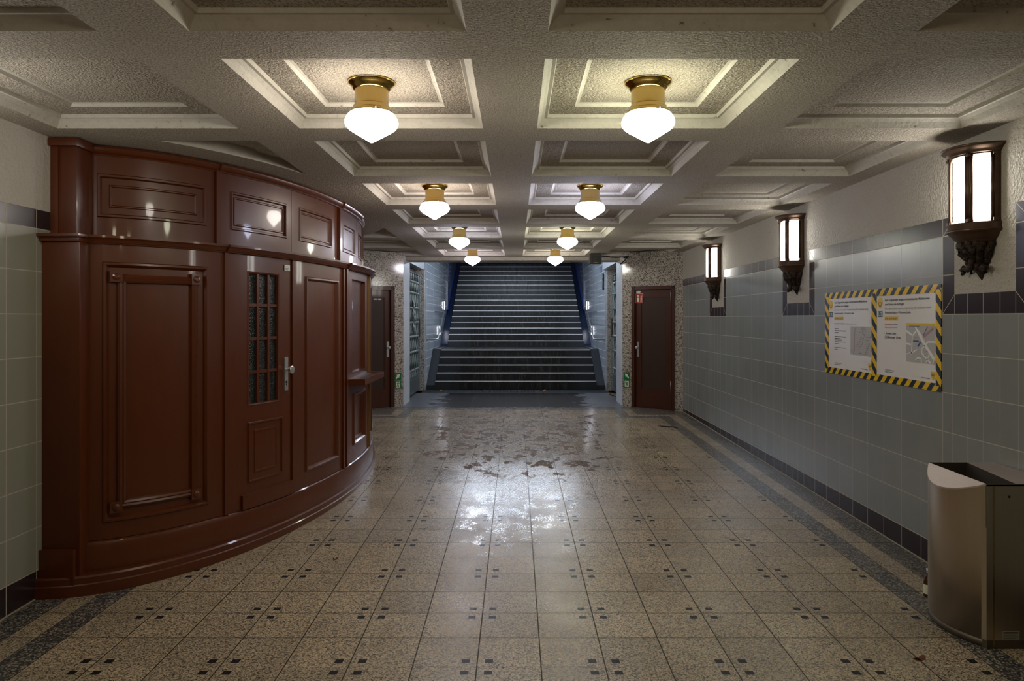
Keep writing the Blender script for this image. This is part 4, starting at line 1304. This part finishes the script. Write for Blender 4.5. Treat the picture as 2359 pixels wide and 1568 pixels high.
# twin headed fitting behind the lintel
o = empty('twin_spotlight', (-.01, 13.75, ZP), 'dark twin headed fitting hanging in the opening above the stairs', 'light fitting')
m = MB(); m.tube([(0, 0, 0), (0, 0, -.36)], .012, 8); m.box(-.055, .055, -.015, .015, -.305, -.285); m.obj('stem', M_black, o)
m = MB(); m.box(-.09, .09, -.04, .04, -.41, -.35, .012); m.obj('bar', M_dbrown, o)
for s in (-1, 1):
    m = MB(); m.tube([(s * .08, 0, -.38), (s * .125, -.02, -.40), (s * .15, -.03, -.44)], [.02, .032, .036], 12); h = m.obj('lamp_head', M_black, o)
    m = MB(); m.tube([(s * .146, -.032, -.41), (s * .166, -.045, -.45)], [.006, .010], 10); m.obj('lens', simple('pale_lens', (.5, .65, .7), .2) if s < 0 else bpy.data.materials['pale_lens'], h)

# ------------------------------------------------------------------ small litter
def leaf(x, y, r, rot, mat, lab, grp=None, zoff=.0):
    m = MB(); n = 14; pts = []
    for k in range(n):
        t = 2 * PI * k / n; q = r * (1 + .25 * math.sin(3 * t + rot)) * (1.0 if abs(math.cos(t)) > .3 else .7)
        pts.append((q * math.cos(t + rot), q * .6 * math.sin(t + rot), .006 + .010 * math.sin(2 * t + rot)))
    c = m.b.verts.new((0, 0, .003)); vs = [m.b.verts.new(p) for p in pts]
    for i in range(n):
        m.b.faces.new([c, vs[i], vs[(i + 1) % n]])
    o = m.obj('fallen_leaf', mat); o.location = (x, y, fz(y) + zoff); tag(o, lab, 'leaf', grp)
    sol = o.modifiers.new('thickness', 'SOLIDIFY'); sol.thickness = .0015
zz = ZT
for i, (x, y, r, q) in enumerate(((1.93, 14.35, .05, .3), (1.90, 14.50, .06, 1.2), (1.96, 14.20, .045, 2.0), (1.88, 14.65, .04, 2.9), (1.97, 14.05, .035, .9))):
    leaf(x, y, r, q, M_leaf if i % 2 else M_leafb, 'dry brown leaf in the heap at foot of the right gate', 'leaves by the right gate')
leaf(.57, 15.41, .07, .2, M_leaf, 'large curled yellow leaf against the lowest step')
leaf(-1.60, 15.41, .05, .2, M_leaf, 'yellow brown leaf at left end of the lowest step')
leaf(-.68, 15.41, .04, .6, M_leafb, 'small brown leaf against the lowest step, left of centre')
leaf(.20, 15.41, .035, 1.6, M_leafb, 'tiny brown leaf just left of the large curled leaf')
leaf(1.955, 3.53, .030, .0, M_leafb, 'small narrow brown leaf on the floor before the waste bin')
leaf(-1.22, 4.93, .016, .0, M_leafb, 'tiny reddish leaf on the floor before the booth')
m = MB(); m.tube([(2.06, 10.55, 0), (2.09, 10.46, 0), (2.16, 10.42, 0), (2.24, 10.40, 0), (2.29, 10.30, 0)], [.006, .010, .009, .008, .004], 6)
o = m.obj('twig', M_black); o.location = (0, 0, fz(10.4) + .008); tag(o, 'short dark bent twig on the floor near the right wall', 'twig')
